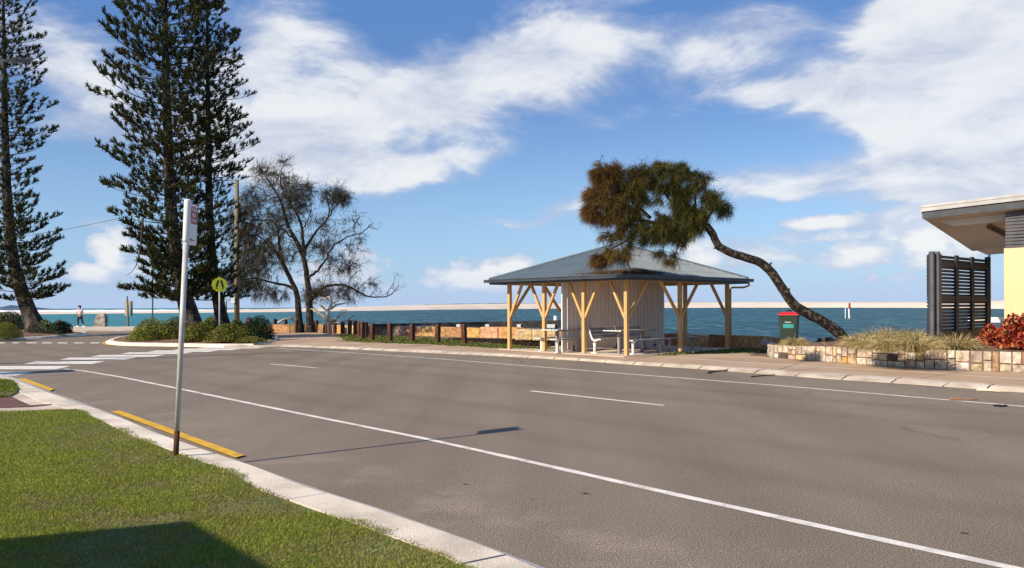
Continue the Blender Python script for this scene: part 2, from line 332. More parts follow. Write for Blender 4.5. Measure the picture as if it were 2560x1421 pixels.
class MB:
    def __init__(s): s.v = []; s.f = []; s.mi = []; s.col = []; s.c = None
    def add(s, vs, fs, mi=0):
        n = len(s.v); s.v += [tuple(v) for v in vs]; s.f += [tuple(i + n for i in f) for f in fs]; s.mi += [mi] * len(fs)
        if s.c is not None: s.col += [s.c] * len(vs)
    def box(s, c, d, mt=None, mi=0):
        x, y, z = d[0] / 2, d[1] / 2, d[2] / 2
        vs = [Vector((i * x, j * y, k * z)) for k in (-1, 1) for j in (-1, 1) for i in (-1, 1)]
        if mt is not None: vs = [mt @ v for v in vs]
        vs = [v + Vector(c) for v in vs]
        s.add(vs, [(0, 2, 3, 1), (4, 5, 7, 6), (0, 1, 5, 4), (2, 6, 7, 3), (0, 4, 6, 2), (1, 3, 7, 5)], mi)
    def beam(s, a, b, w, h, up=(0, 0, 1), mi=0):
        a, b = Vector(a), Vector(b); d = b - a; L = d.length; d.normalize(); up = Vector(up)
        x = d.cross(up).normalized(); z = x.cross(d)
        m3 = Matrix((x, d, z)).transposed()
        s.box((a + b) / 2, (w, L, h), m3, mi)
    def prism(s, poly, z0, z1, mi=0, top=True, bottom=True):
        n = len(poly); A = [(p[0], p[1], z0 if not callable(z0) else z0(p)) for p in poly]; B = [(p[0], p[1], z1) for p in poly]
        fs = [(i, (i + 1) % n, n + (i + 1) % n, n + i) for i in range(n)]
        if top: fs.append(tuple(range(n, 2 * n)))
        if bottom: fs.append(tuple(range(n))[::-1])
        s.add(A + B, fs, mi)
    def tube(s, pts, rad, k=8, caps=True, mi=0, jit=0):
        pts = [Vector(p) for p in pts]; n = len(pts)
        if not isinstance(rad, (list, tuple)): rad = [rad] * n
        ref = None; vs = []; fs = []
        for i, p in enumerate(pts):
            d = (pts[min(i + 1, n - 1)] - pts[max(i - 1, 0)]).normalized()
            if ref is None:
                ref = d.orthogonal().normalized()
            x = (ref - d * ref.dot(d))
            x = x.normalized() if x.length > 1e-6 else d.orthogonal().normalized()
            ref = x; y = d.cross(x)
            for j in range(k):
                a = 2 * math.pi * j / k; r = rad[i] * (1 + (random.uniform(-jit, jit) if jit else 0))
                vs.append(p + x * math.cos(a) * r + y * math.sin(a) * r)
        for i in range(n - 1):
            for j in range(k):
                fs.append((i * k + j, i * k + (j + 1) % k, (i + 1) * k + (j + 1) % k, (i + 1) * k + j))
        if caps: fs += [tuple(range(k))[::-1], tuple(range((n - 1) * k, n * k))]
        s.add(vs, fs, mi)
    def lathe(s, c, prof, k=16, mi=0):
        c = Vector(c); n = len(prof); vs = []; fs = []
        for r, z in prof:
            for j in range(k):
                a = 2 * math.pi * j / k; vs.append(c + Vector((r * math.cos(a), r * math.sin(a), z)))
        for i in range(n - 1):
            for j in range(k): fs.append((i * k + j, i * k + (j + 1) % k, (i + 1) * k + (j + 1) % k, (i + 1) * k + j))
        fs += [tuple(range(k))[::-1], tuple(range((n - 1) * k, n * k))]
        s.add(vs, fs, mi)
    def build(s, name, mats, parent=None, loc=None, rel=None, smooth=False, bevel=0, world=False):
        """world=True: vertices are world positions, loc becomes the origin; rel: subtract this point (the parent's base)"""
        off = Vector(loc) if (world and loc is not None) else (Vector(rel) if rel is not None else Vector((0, 0, 0)))
        me = bpy.data.meshes.new(name)
        me.from_pydata([tuple(Vector(v) - off) for v in s.v], [], s.f); me.update()
        if any(s.mi): me.polygons.foreach_set('material_index', s.mi)
        if s.col:
            a = me.color_attributes.new('Col', 'FLOAT_COLOR', 'POINT')
            a.data.foreach_set('color', np.array([(*c, 1) for c in s.col], dtype=np.float32).ravel())
        o = link(name, me, mats, parent, loc)
        if bevel:
            md = o.modifiers.new('b', 'BEVEL'); md.width = bevel; md.segments = 2; md.limit_method = 'ANGLE'
        if smooth: me.shade_smooth()
        return o

def np_mesh(name, verts, quads, mats, cols=None, parent=None, loc=None, tris=None, smooth=False):
    me = bpy.data.meshes.new(name); nv = len(verts)
    me.vertices.add(nv); me.vertices.foreach_set('co', np.asarray(verts, dtype=np.float32).ravel())
    k = quads.shape[1]; nf = len(quads)
    me.loops.add(nf * k); me.loops.foreach_set('vertex_index', quads.astype(np.int32).ravel())
    me.polygons.add(nf); me.polygons.foreach_set('loop_start', np.arange(0, nf * k, k, dtype=np.int32))
    me.update(calc_edges=True)
    if cols is not None:
        a = me.color_attributes.new('Col', 'FLOAT_COLOR', 'POINT')
        c4 = np.ones((nv, 4), dtype=np.float32); c4[:, :3] = cols; a.data.foreach_set('color', c4.ravel())
    return link(name, me, mats, parent, loc)

def nrm(a): return a / np.maximum(np.linalg.norm(a, axis=-1, keepdims=True), 1e-9)
def blades(base, dirs, L, w, sag=0.0, segs=2, sagdir=(0, 0, -1), taper=.15):
    """strips of quads that bend towards sagdir; returns verts, quads, blade index per vertex"""
    N = len(base); dirs = nrm(dirs); L = np.broadcast_to(np.asarray(L, float), (N,)); w = np.broadcast_to(np.asarray(w, float), (N,))
    sag = np.broadcast_to(np.asarray(sag, float), (N,))
    side = nrm(np.cross(dirs, rng.normal(size=(N, 3)))); sd = np.asarray(sagdir, float)
    vs = []
    for j in range(segs + 1):
        t = j / segs; c = base + dirs * (L * t)[:, None] + sd * (sag * L * t * t)[:, None]
        ww = (w * (1 - t * (1 - taper)) / 2)[:, None]
        vs += [c - side * ww, c + side * ww]
    V = np.stack(vs, 1).reshape(-1, 3); n = 2 * (segs + 1)
    q = np.array([[2 * j, 2 * j + 1, 2 * j + 3, 2 * j + 2] for j in range(segs)])
    Q = (np.arange(N) * n)[:, None, None] + q[None]
    return V, Q.reshape(-1, 4), np.repeat(np.arange(N), n)
def leaves(pos, nor, L, w):
    """pointed leaves: one diamond quad each"""
    N = len(pos); nor = nrm(nor); a = nrm(np.cross(nor, rng.normal(size=(N, 3)))); b = np.cross(nor, a)
    L = np.broadcast_to(np.asarray(L, float), (N,))[:, None]; w = np.broadcast_to(np.asarray(w, float), (N,))[:, None]
    V = np.stack([pos - a * L / 2, pos + b * w / 2 + nor * .1 * w, pos + a * L / 2, pos - b * w / 2 + nor * .1 * w], 1).reshape(-1, 3)
    return V, np.arange(4 * N).reshape(-1, 4), np.repeat(np.arange(N), 4)
def join(parts):
    V = []; Q = []; K = []; n = 0
    for v, q, c in parts: V.append(v); Q.append(q + n); K.append(c); n += len(v)
    return np.concatenate(V), np.concatenate(Q), np.concatenate(K)
def pick(palette, n, jit=.25):
    p = np.asarray(palette)[rng.integers(0, len(palette), n)]
    return p * (1 + rng.uniform(-jit, jit, (n, 1)))
def inpoly(xy, poly):
    x, y = xy[:, 0], xy[:, 1]; r = np.zeros(len(xy), bool); n = len(poly)
    for i in range(n):
        x1, y1 = poly[i][:2]; x2, y2 = poly[(i + 1) % n][:2]
        c = ((y1 > y) != (y2 > y)) & (x < (x2 - x1) * (y - y1) / (y2 - y1 + 1e-12) + x1)
        r ^= c
    return r
def struct(name, mb, mats, **kw):
    o = mb.build(name, mats, **kw); o['kind'] = 'structure'; return o
def gpoly(pts, z=0.0): return [G(x, y, z) for x, y in pts]
def dense(pts, step=.5):
    o = []
    for a, b in zip(pts[:-1], pts[1:]):
        n = max(1, int((b - a).length / step)); o += [a.lerp(b, i / n) for i in range(n)]
    return o + [pts[-1]]

# ================================================================== SETTING
# sea, land, sandbar
b = MB(); b.add([(-6000, -50, -1), (6000, -50, -1), (6000, 9000, -1), (-6000, 9000, -1)], [(0, 1, 2, 3)])
struct('sea', b, MW)
WALLTOP = [(640, 812), (690, 812), (800, 812.5), (933, 815), (1100, 818), (1280, 821), (1400, 824), (1560, 830), (1713, 836.5), (1880, 842), (1962, 845)]
shore = [G(x, y, .5) for x, y in WALLTOP]
land = [Vector((-260, -40, 0)), Vector((60, -40, 0)), Vector((60, 40, 0)), Vector((24, 31, 0)), Vector((15, 25.6, 0)), Vector((11.3, 24.6, 0)), Vector((9.4, 25.2, 0))]
land += shore[::-1] + [G(600, 817, .09), G(330, 816, .09), G(180, 816.5, .09), G(60, 817, .09), G(-150, 818, .09), Vector((-90, 72, 0)), Vector((-260, 80, 0))]
b = MB(); b.prism(land, -1.6, -.02, bottom=False); struct('ground', b, soil)

SB = [(-260, 791, 786), (80, 786.5, 781.5), (340, 783.8, 779), (560, 782, 775.5), (700, 780.5, 772.5), (830, 778.5, 769), (960, 777, 765.5), (1080, 775, 762), (1260, 773.3, 759.5),
      (1500, 771, 757.5), (1830, 769.6, 756.2), (2100, 769.4, 755.5), (2300, 770, 755.5), (2450, 772, 753), (2560, 773.5, 750), (2800, 778, 748)]
vs = []
for x, yb, yt in SB:
    f0 = G(x, yb, -1.02); d = f0.normalized(); hx = H0 + SL * (x - 1280)
    Yt = f0.y + 40 + .05 * f0.y; zt = CAMH + (hx - yt) / F * Yt
    t_ = P(x, yt, Yt)
    vs += [f0, f0.lerp(t_, .3) + Vector((0, 0, (zt + 1) * .25)), t_, t_ + Vector((d.x * 90, 90, -.2)), t_ + Vector((d.x * 200, 200, -zt - 1.5))]
n = len(SB); b = MB()
b.add(vs, [(i * 5 + j, i * 5 + 5 + j, i * 5 + 6 + j, i * 5 + 1 + j) for i in range(n - 1) for j in range(4)])
struct('sandbar', b, sand, smooth=True)
# surf breaking beyond the bar, far left
b = MB()
for k in range(26):
    x = -240 + k * 36 + random.uniform(-10, 10); p0 = P(x, 777.2 + random.uniform(-.6, 1.6) - .003 * x, 620 + random.uniform(-40, 60)); ln = random.uniform(12, 34)
    z = -1.0; q = [(p0.x - ln, p0.y, z), (p0.x - ln * .5, p0.y - 3, z + .9), (p0.x, p0.y - 4, z + 1.3), (p0.x + ln * .6, p0.y - 3, z + .8), (p0.x + ln, p0.y, z)]
    bk = [(a[0], a[1] + 9, -1.2) for a in q]; fr = [(a[0], a[1] - 5, -1.05) for a in q]
    b.add(q + bk + fr, [(i, i + 1, 6 + i, 5 + i) for i in range(4)] + [(10 + i, 11 + i, i + 1, i) for i in range(4)])
tag(b.build('surf', foam), 'white surf breaking beyond the low end of the sandbar', 'surf', kind='stuff')
# distant headland far left
b = MB(); hp = [(-420, 752), (-300, 758), (-150, 760), (-60, 764), (0, 767), (10, 768), (18, 766), (28, 763), (34, 766), (45, 771), (60, 777)]
vs = []
for x, y in hp:
    p = P(x, y, 900 + .2 * x); q = Vector((p.x, p.y, -1.5)); vs += [q + Vector((0, -50, 0)), p, q + Vector((0, 120, 0))]
b.add(vs, [(i * 3 + j, i * 3 + 3 + j, i * 3 + 4 + j, i * 3 + 1 + j) for i in range(len(hp) - 1) for j in range(2)])
struct('headland', b, hill_m)
# dark scrub line along the top of the bar
b = MB()
for (x0, x1) in ((1062, 1250), (1250, 1840), (1840, 2310)):
    k = 14; pts = []
    for i in range(k + 1):
        x = x0 + (x1 - x0) * i / k
        j = max(i_ for i_ in range(len(SB)) if SB[i_][0] <= x); a_, c_ = SB[j], SB[j + 1]; f_ = (x - a_[0]) / (c_[0] - a_[0])
        yt = a_[2] + (c_[2] - a_[2]) * f_; yb = a_[1] + (c_[1] - a_[1]) * f_
        Y = G(x, yb, -1.02).y * 1.05 + 62; p = P(x, yt - random.uniform(.5, 1.6), Y); p2 = P(x, yt + .8, Y)
        pts += [p2, p]
    b.add(pts, [(2 * i, 2 * i + 2, 2 * i + 3, 2 * i + 1) for i in range(k)])
    b.add([p + Vector((0, 6, 0)) for p in pts], [(2 * i, 2 * i + 2, 2 * i + 3, 2 * i + 1) for i in range(k)])
tag(b.build('dune_scrub', hill_m), 'thin dark line of low scrub along the crest of the sandbar', 'scrub', kind='stuff')

# road surface
NEAR_OUT = [(-420, 915), (-160, 922), (-40, 930), (12, 938), (48, 950), (130, 983), (205, 1008), (285, 1038), (430, 1100), (600, 1160), (720, 1200), (860, 1248), (980, 1285), (1290, 1396), (1400, 1440), (1700, 1560)]
NEAR_IN = [(-420, 938), (-160, 946), (-60, 952), (-5, 960), (38, 975), (100, 1004), (170, 1022), (250, 1049), (325, 1088), (430, 1127), (560, 1173), (650, 1224), (770, 1268), (905, 1315), (1100, 1385), (1190, 1430), (1450, 1560)]
FAR_OUT = [(560, 870), (640, 868.5), (700, 867.5), (735, 868), (835, 871.5), (922, 876), (1054, 882), (1220, 889.5), (1448, 902.5), (1595, 913.5), (1763, 924), (1940, 938), (2087, 949), (2284, 961.5), (2447, 973.5), (2560, 982), (2900, 1008), (3600, 1065)]
FAR_IN = [(560, 865), (640, 863), (700, 861.8), (735, 862), (835, 865.6), (922, 869.4), (1054, 874.5), (1220, 881.5), (1448, 895.5), (1595, 904.6), (1763, 913.5), (1940, 925), (2087, 934.3), (2284, 946), (2447, 959), (2560, 966.5), (2900, 990), (3600, 1040)]
FZ = .07
near_out = gpoly(NEAR_OUT); near_in = gpoly(NEAR_IN, .13)
far_out = gpoly(FAR_OUT); far_in = gpoly(FAR_IN, FZ)
b = MB()
rp = [Vector((-200, -30, 0)), Vector((30, -30, 0)), Vector((50, 5, 0))] + [v + Vector((.4, .3, 0)) for v in far_out[::-1]] + gpoly([(640, 858), (690, 838), (640, 828), (330, 824.5), (180, 825.5), (60, 827), (-150, 830)]) + [Vector((-90, 60, 0)), Vector((-200, 60, 0))]
b.add([(p.x, p.y, 0) for p in rp], [tuple(range(len(rp)))])
struct('road', b, MA)

def kerb_strip(b, out, inn, z1, unit=1.0, gap=.007, roll=.45, lip=None):
    """cast kerb units with a rounded lip, laid between an outer (road) and an inner line"""
    A = [Vector((p.x, p.y, 0)) for p in out]; Bn = [Vector((p.x, p.y, 0)) for p in inn]
    def at(pl, ts, t):
        t *= ts[-1]
        for i in range(len(pl) - 1):
            if t <= ts[i + 1] or i == len(pl) - 2:
                f = (t - ts[i]) / max(ts[i + 1] - ts[i], 1e-6); return pl[i].lerp(pl[i + 1], f)
    def cum(pl):
        t = [0]
        for p, q in zip(pl[:-1], pl[1:]): t.append(t[-1] + (q - p).length)
        return t
    ta, tb = cum(A), cum(Bn); L = ta[-1]; s = 0
    def innear(p):                                  # nearest point of the inner line
        best = None
        for a_, b_ in zip(Bn[:-1], Bn[1:]):
            d = b_ - a_; f = max(0, min(1, (p - a_).dot(d) / max(d.length_squared, 1e-9))); q = a_ + d * f
            if best is None or (q - p).length < (best - p).length: best = q
        return best
    while s < L:
        u = unit * random.uniform(.8, 1.2); e = min(L, s + u); k = max(1, int((e - s) / .35)); dz = random.uniform(-.004, .004)
        rows = []
        for i in range(k + 1):
            t = (s + gap + (e - s - 2 * gap) * i / k) / L
            p = at(A, ta, t); q = innear(p)
            rows.append([p + Vector((0, 0, -.05)), p + Vector((0, 0, .012)), p.lerp(q, roll * .5) + Vector((0, 0, z1 * .55 + dz)), p.lerp(q, roll) + Vector((0, 0, z1 * .96 + dz)), q + Vector((0, 0, z1 + .004 + dz)), q + Vector((0, 0, -.05))])
        n = len(rows[0]); vs = [v for r in rows for v in r]
        fs = [(i * n + j, (i + 1) * n + j, (i + 1) * n + j + 1, i * n + j + 1) for i in range(k) for j in range(n - 1)] + [tuple(range(n)), tuple(range(k * n, k * n + n))[::-1]]
        b.add(vs, fs); s = e
b = MB(); kerb_strip(b, near_out, near_in, .13, 2.4, .013); struct('near_kerb', b, concrete)
b = MB(); kerb_strip(b, far_out, far_in, FZ, .95, .016); struct('far_kerb', b, M('old_kerb_concrete', [(.38, .31, .24), (.50, .42, .33), (.60, .51, .41)], 1.7, .9, .4, 60, fine=.18, fscale=70))

# far footpath, old path up to the sea wall
fp = far_in + gpoly([(3600, 1020), (2900, 960), (2560, 931), (2300, 921), (2100, 907), (1925, 893), (1880, 880), (1750, 882), (1637, 887.5)], FZ) + gpoly([(1560, 884), (1460, 880), (1280, 872), (1220, 869.5), (1094, 862), (960, 858), (870, 853.5)], FZ)
fp += gpoly([(872, 849), (845, 841), (818, 834), (790, 832), (700, 833), (684, 838), (700, 850), (640, 858.5), (560, 859)], FZ)
b = MB(); b.add([(p.x, p.y, FZ) for p in fp], [tuple(range(len(fp)))]); struct('footpath', b, pathm)
# shore path at the far left behind the loop road
sp_ = gpoly([(60, 817.5), (180, 817), (330, 816.5), (600, 817.5), (640, 820), (640, 827), (330, 825), (180, 826), (60, 827.5), (-150, 830)], .09) + [Vector((-80, 62, .09)), Vector((-90, 71, .09))]
b = MB(); b.prism([Vector((p.x, p.y, 0)) for p in sp_], .0, .09, bottom=False); struct('shore_path', b, pathg)
# cream edge strip set in the footpath
def line_strip(b, pts, w, z, jag=0):
    pts = [Vector((p.x, p.y, z)) for p in pts]; vs = []
    for i, p in enumerate(pts):
        d = (pts[min(i + 1, len(pts) - 1)] - pts[max(i - 1, 0)]).normalized(); s_ = Vector((-d.y, d.x, 0)) * (w / 2 + random.uniform(-jag, jag))
        vs += [p - s_, p + s_]
    b.add(vs, [(2 * i, 2 * i + 2, 2 * i + 3, 2 * i + 1) for i in range(len(pts) - 1)])
b = MB(); line_strip(b, dense(gpoly([(1500, 889), (1640, 891.5), (1770, 900.5), (1960, 913), (2100, 921), (2284, 931), (2560, 948.5), (3000, 980)], FZ)), .085, FZ + .004, .008)
struct('footpath_edge_line', b, M('cream_line', [(.66, .60, .52), (.74, .68, .6)], 3, .8))
# joints across the footpath
b = MB()
for a_, c_ in (((2303, 946), (2438, 926)), ((1945, 925), (2010, 905)), ((2050, 921.5), (1960, 929)), ((1560, 902), (1640, 890))):
    line_strip(b, dense([G(*a_, FZ), G(*c_, FZ)], .2), .025, FZ + .003, .006)
struct('footpath_joints', b, M('dark_joint', [(.20, .13, .09)], 5, .95))

# turf strips on the far side
farturf = [gpoly([(862, 854), (872, 849), (850, 842), (870, 838), (960, 842), (1085, 846), (1110, 852), (1180, 858), (1290, 866), (1385, 872), (1385, 878), (1290, 872.5), (1220, 870.3), (1094, 863), (960, 858.6)], .055),
           gpoly([(1640, 888), (1712, 881), (1830, 873.5), (1960, 868.5), (1960, 874), (1930, 881), (1880, 880.5), (1750, 882.6)], .09)]
for k, pl in enumerate(farturf):
    b = MB(); b.add([(p.x, p.y, .055 if k == 0 else .078) for p in pl], [tuple(range(len(pl)))]); struct('grass_verge', b, turf)
# concrete slab under the shelter
c_th, s_th = math.cos(.817), math.sin(.817)
N0 = Vector((3.47, 22.44, 0)); D1 = Vector((-c_th, s_th, 0)); D2 = Vector((s_th, c_th, 0)); LA, LB = 6.27, 6.83
def S2(a, c, z=0.0):            # shelter coordinates: a along the left eave, c along the right eave
    p = N0 + D1 * a + D2 * c; return Vector((p.x, p.y, z))
b = MB(); sl = [S2(.3, .1), S2(.1, 6.3), S2(5.9, 6.5), S2(6.1, .3)]
b.prism(sl, .0, .088, bottom=False); struct('shelter_slab', b, pathg)

# white lines
b = MB()
L1 = [(160, 923), (205, 927.5), (300, 943), (440, 971), (600, 1004), (800, 1045), (1060, 1097), (1300, 1150), (1700, 1240), (2100, 1328), (2520, 1419), (2900, 1500)]
line_strip(b, dense(gpoly(L1), .25), .095, .004, .006)
L2 = [(690, 871.5), (900, 884), (1100, 898), (1300, 914), (1600, 938), (1900, 961), (2200, 986), (2560, 1017), (3000, 1055)]
line_strip(b, dense(gpoly(L2), .3), .095, .004, .005)
for a_, c_ in (((676, 910.5), (798, 921)), ((1326, 978), (1660, 1014.5)), ((2900, 1120), (3300, 1180))):
    line_strip(b, dense([G(*a_), G(*c_)], .3), .10, .004, .005)
for x0, x1 in ((-60, -30), (-12, 15), (28, 50), (64, 94), (103, 132), (142, 171), (183, 211), (223, 251)):
    b.add(gpoly([(x0, 858.6), (x1 - 5, 858.8), (x1, 856.8), (x0 + 5, 856.4)], .004), [(0, 1, 2, 3)])
for (x0, x1, y0, y1) in ((489, 667, 867.6, 871.4), (430, 605, 871.8, 875.8), (366, 547, 876.2, 880.3), (300, 482, 881.0, 885.4), (226, 413, 887.4, 892.2), (148, 342, 894.2, 899.6), (60, 262, 903.2, 910.2), (-62, 178, 915.3, 923.6), (-230, 86, 930, 939.5)):
    sk = (x1 - x0) * .15
    b.add(gpoly([(x0, y1), (x0 + sk * .9, y0 + .3), (x1, y0), (x1 - sk, y1)], .004), [(0, 3, 2, 1)])
struct('road_markings', b, paint)
b = MB()
for pl in ([(44, 947.5), (62, 946.5), (136, 973), (124, 977.5)], [(278, 1029), (300, 1026.5), (612, 1138), (588, 1144)]):
    b.add(gpoly(pl, .02), [(0, 3, 2, 1)])
struct('yellow_kerb_lines', b, yellow)

# two planted islands
def island(outer, z=.12, w=.32):
    A = [Vector((p.x, p.y, 0)) for p in outer]; n = len(A); inn = []
    for i in range(n):
        d = (A[(i + 1) % n] - A[i - 1]).normalized(); inn.append(A[i] + Vector((-d.y, d.x, 0)) * w)
    return A, inn
isl2 = gpoly([(640, 868), (560, 869), (450, 867.3), (360, 866), (300, 864.5), (268, 861), (262, 857), (285, 849), (330, 842), (380, 838.5), (500, 836), (640, 836), (690, 840), (700, 850), (680, 862)])[::-1]
isl1 = gpoly([(-420, 872), (-200, 862), (0, 853.5), (60, 850.5), (110, 848), (160, 844), (200, 840.5), (226, 837.5), (218, 834.5), (160, 832), (60, 831), (-200, 832), (-420, 834)])[::-1]
def ccw(pl):
    a = sum(pl[i].x * pl[(i + 1) % len(pl)].y - pl[(i + 1) % len(pl)].x * pl[i].y for i in range(len(pl)))
    return pl if a > 0 else pl[::-1]
for pl, nm in ((ccw(isl2), 'island'), (ccw(isl1), 'island')):
    A, inn = island(pl); b = MB(); kerb_strip(b, A + [A[0]], inn + [inn[0]], .13, 1.6, .008); struct(nm + '_kerb', b, concrete)
    b = MB(); cx = sum(inn, Vector()) / len(inn); rings = [inn, [p.lerp(cx, .25) for p in inn], [p.lerp(cx, .6) for p in inn]]; n = len(inn)
    vs = [Vector((p.x, p.y, [.115, .22, .30][k] + random.uniform(-.02, .02) * (k > 0))) for k, r_ in enumerate(rings) for p in r_]
    b.add(vs, [(k * n + i, k * n + (i + 1) % n, (k + 1) * n + (i + 1) % n, (k + 1) * n + i) for k in range(2) for i in range(n)] + [tuple(range(2 * n, 3 * n))])
    struct('mulch_bed', b, mulch)
b = MB(); line_strip(b, dense([p + Vector((0, 0, 0)) for p in gpoly([(700, 868.7), (640, 869.2), (560, 870.2), (450, 868.6), (360, 867.3), (300, 866), (262, 861.5), (256, 857), (266, 854)])], .3), .09, .005, .005); struct('yellow_island_line', b, yellow)

# lawn near the camera (ground sheet; blades below)
LZ = .17
def lawn_edge(): return gpoly([(3, 1031), (60, 1028), (120, 1025), (190, 1023), (250, 1050), (325, 1089), (430, 1128), (560, 1174), (650, 1226), (770, 1270), (905, 1317), (1100, 1388), (1190, 1434), (1450, 1564)], .15)
le = lawn_edge()
lawn = [Vector((-30, -8, 0)), Vector((3, -8, 0)), Vector((2.5, 0, 0))] + le[::-1] + [G(-400, 1050, .15), Vector((-30, 9.5, 0))]
lawn2 = gpoly([(-500, 950), (-60, 948), (0, 949), (30, 956), (47, 972), (40, 982), (22, 990), (0, 992), (-200, 1000), (-500, 1010)], .15)
b = MB(); b.prism([Vector((p.x, p.y, 0)) for p in lawn], 0, LZ - .02, bottom=False); struct('lawn', b, turf)
b = MB(); b.prism([Vector((p.x, p.y, 0)) for p in lawn2], 0, LZ - .02, bottom=False); struct('lawn_patch', b, turf)
# concrete crossing ramp between the two lawns, with reddish pit
rp2 = gpoly([(-500, 940), (-60, 952), (0, 962), (38, 976), (100, 1005), (170, 1023), (255, 1052), (200, 1040), (120, 1040), (0, 1045), (-500, 1060)], .13)
b = MB(); b.prism([Vector((p.x, p.y, 0)) for p in rp2], 0, .128, bottom=False); struct('kerb_ramp', b, pathg)
b = MB(); b.add(gpoly([(-160, 1022), (-160, 994), (28, 991), (52, 1003), (76, 1013), (133, 1010), (120, 1013), (78, 1017), (20, 1019)], .136), [tuple(range(9))]); struct('red_paving', b, pit_m)

# garden bed behind the stone wall (ground sheet)
GW = [(1925, 893, 862), (1990, 899, 864.5), (2100, 907.5, 867), (2200, 915, 870), (2300, 921.5, 873), (2430, 927, 877), (2560, 932, 880.5), (2900, 952, 895), (3500, 985, 920)]
gw = [G(x, y, FZ) for x, y, t in GW]
gwz = [CAMH - (t - (H0 + SL * (x - 1280))) / F * p.y for (x, y, t), p in zip(GW, gw)]
bed_in = [Vector((p.x + .28, p.y + .28, z - .03)) for p, z in zip(gw, gwz)]
backs = [Vector((7.75, 22.95, .42)), Vector((8.9, 23.6, .44)), Vector((10.6, 23.6, .5)), Vector((12.2, 23.8, .60)), Vector((14.2, 24.2, .64)), Vector((17, 25, .66)), Vector((20, 27, .66)), Vector((24, 28, .66)), Vector((34, 30, .66))]
b = MB(); n = len(bed_in)
vs = []; ks = 6
for i in range(n):
    for k in range(ks + 1):
        f = k / ks; p = bed_in[i].lerp(backs[i], f); z = bed_in[i].z * (1 - f) + backs[i].z * f + .10 * math.sin(f * 3.14) * (i > 1)
        vs.append(Vector((p.x, p.y, z + (random.uniform(-.012, .012) if 0 < k < ks else 0))))
b.add(vs, [(i * (ks + 1) + k, (i + 1) * (ks + 1) + k, (i + 1) * (ks + 1) + k + 1, i * (ks + 1) + k + 1) for i in range(n - 1) for k in range(ks)])
bk = [vs[i * (ks + 1) + ks] for i in range(n)]; lo_ = [Vector((p.x, p.y, -1.2)) for p in bk]
b.add(bk + lo_, [(i, i + 1, n + i + 1, n + i) for i in range(n - 1)])
struct('garden_bed', b, mulch)
b = MB(); b.prism([Vector(p) for p in ((11.3, 20.1, 0), (12.9, 19.75, 0), (24, 22.5, 0), (20, 26.5, 0), (12.6, 23.3, 0))], .4, .70, bottom=False)
struct('paved_yard', b, pathg)
b = MB(); b.add(gpoly([(1872, 888), (1890, 883), (1932, 881), (1932, 893)], FZ + .008), [(0, 3, 2, 1)]); struct('soil_patch', b, mulch)

# ================================================================== PICNIC SHELTER
def SA(px, c):                  # a for which S2(a, c) stands at image column px (levels with the horizon)
    k = (px - 1280) / F; p = N0 + D2 * c; return (k * p.y - p.x) / (D1.x - k * D1.y)
def SC(px, a):
    k = (px - 1280) / F; p = N0 + D1 * a; return (k * p.y - p.x) / (D2.x - k * D2.y)
EZ, RZ, AZ = 2.38, 2.56, 3.83
sh = thing('picnic_shelter', 'open timber picnic shelter with grey hipped steel roof and cream Y-braced posts', 'shelter', (N0.x, N0.y, FZ))
SR = Vector((N0.x, N0.y, FZ))
cor = [(0, 0), (LA, 0), (LA, LB), (0, LB)]
apex = S2(LA / 2, LB / 2, AZ)
b = MB()
for k in range(4):
    p, q = S2(*cor[k], RZ), S2(*cor[(k + 1) % 4], RZ); e = q - p; L = e.length; ed = e / L
    b.add([p, q, apex], [(0, 1, 2)])
    mid = p.lerp(q, .5); up = apex - mid; nr = e.cross(up).normalized()
    if nr.z < 0: nr = -nr
    nrib = int(L / .19)
    for i in range(1, nrib):
        t = i / nrib; h = min(t, 1 - t) * 2; a0 = p.lerp(q, t); a1 = a0 + up * h * .985
        w = ed * .014
        b.add([a0 - w * 1.8, a0 + w * 1.8, a0 + w + nr * .022, a0 - w + nr * .022, a1 - w * 1.8, a1 + w * 1.8, a1 + w + nr * .022, a1 - w + nr * .022],
              [(0, 3, 7, 4), (3, 2, 6, 7), (2, 1, 5, 6), (0, 1, 2, 3)])
rf_ = b
b = MB()                        # hip caps
for k in range(4):
    b.tube([S2(*cor[k], RZ + .02), apex + Vector((0, 0, .02))], [.045, .05], 6)
b.build('hip_capping', M('hip_cap_steel', [(.16, .20, .22)], 2, .4, spec=.5), sh, rel=SR)
b = rf_                         # screw rows
for k in (0, 3):
    p, q = S2(*cor[k], RZ), S2(*cor[(k + 1) % 4], RZ); mid = p.lerp(q, .5); up = apex - mid
    for h in (.12, .35, .58, .8):
        for i in range(1, 70):
            t = i / 70
            if min(t, 1 - t) * 2 > h + .03: b.box(p.lerp(q, t) + up * h + Vector((0, 0, .03)), (.022, .022, .016))
b.build('roof', roof_m, sh, rel=SR)
o_ = .13
outr = [(-o_, -o_), (LA + o_, -o_), (LA + o_, LB + o_), (-o_, LB + o_)]
b = MB(); f_ = MB()
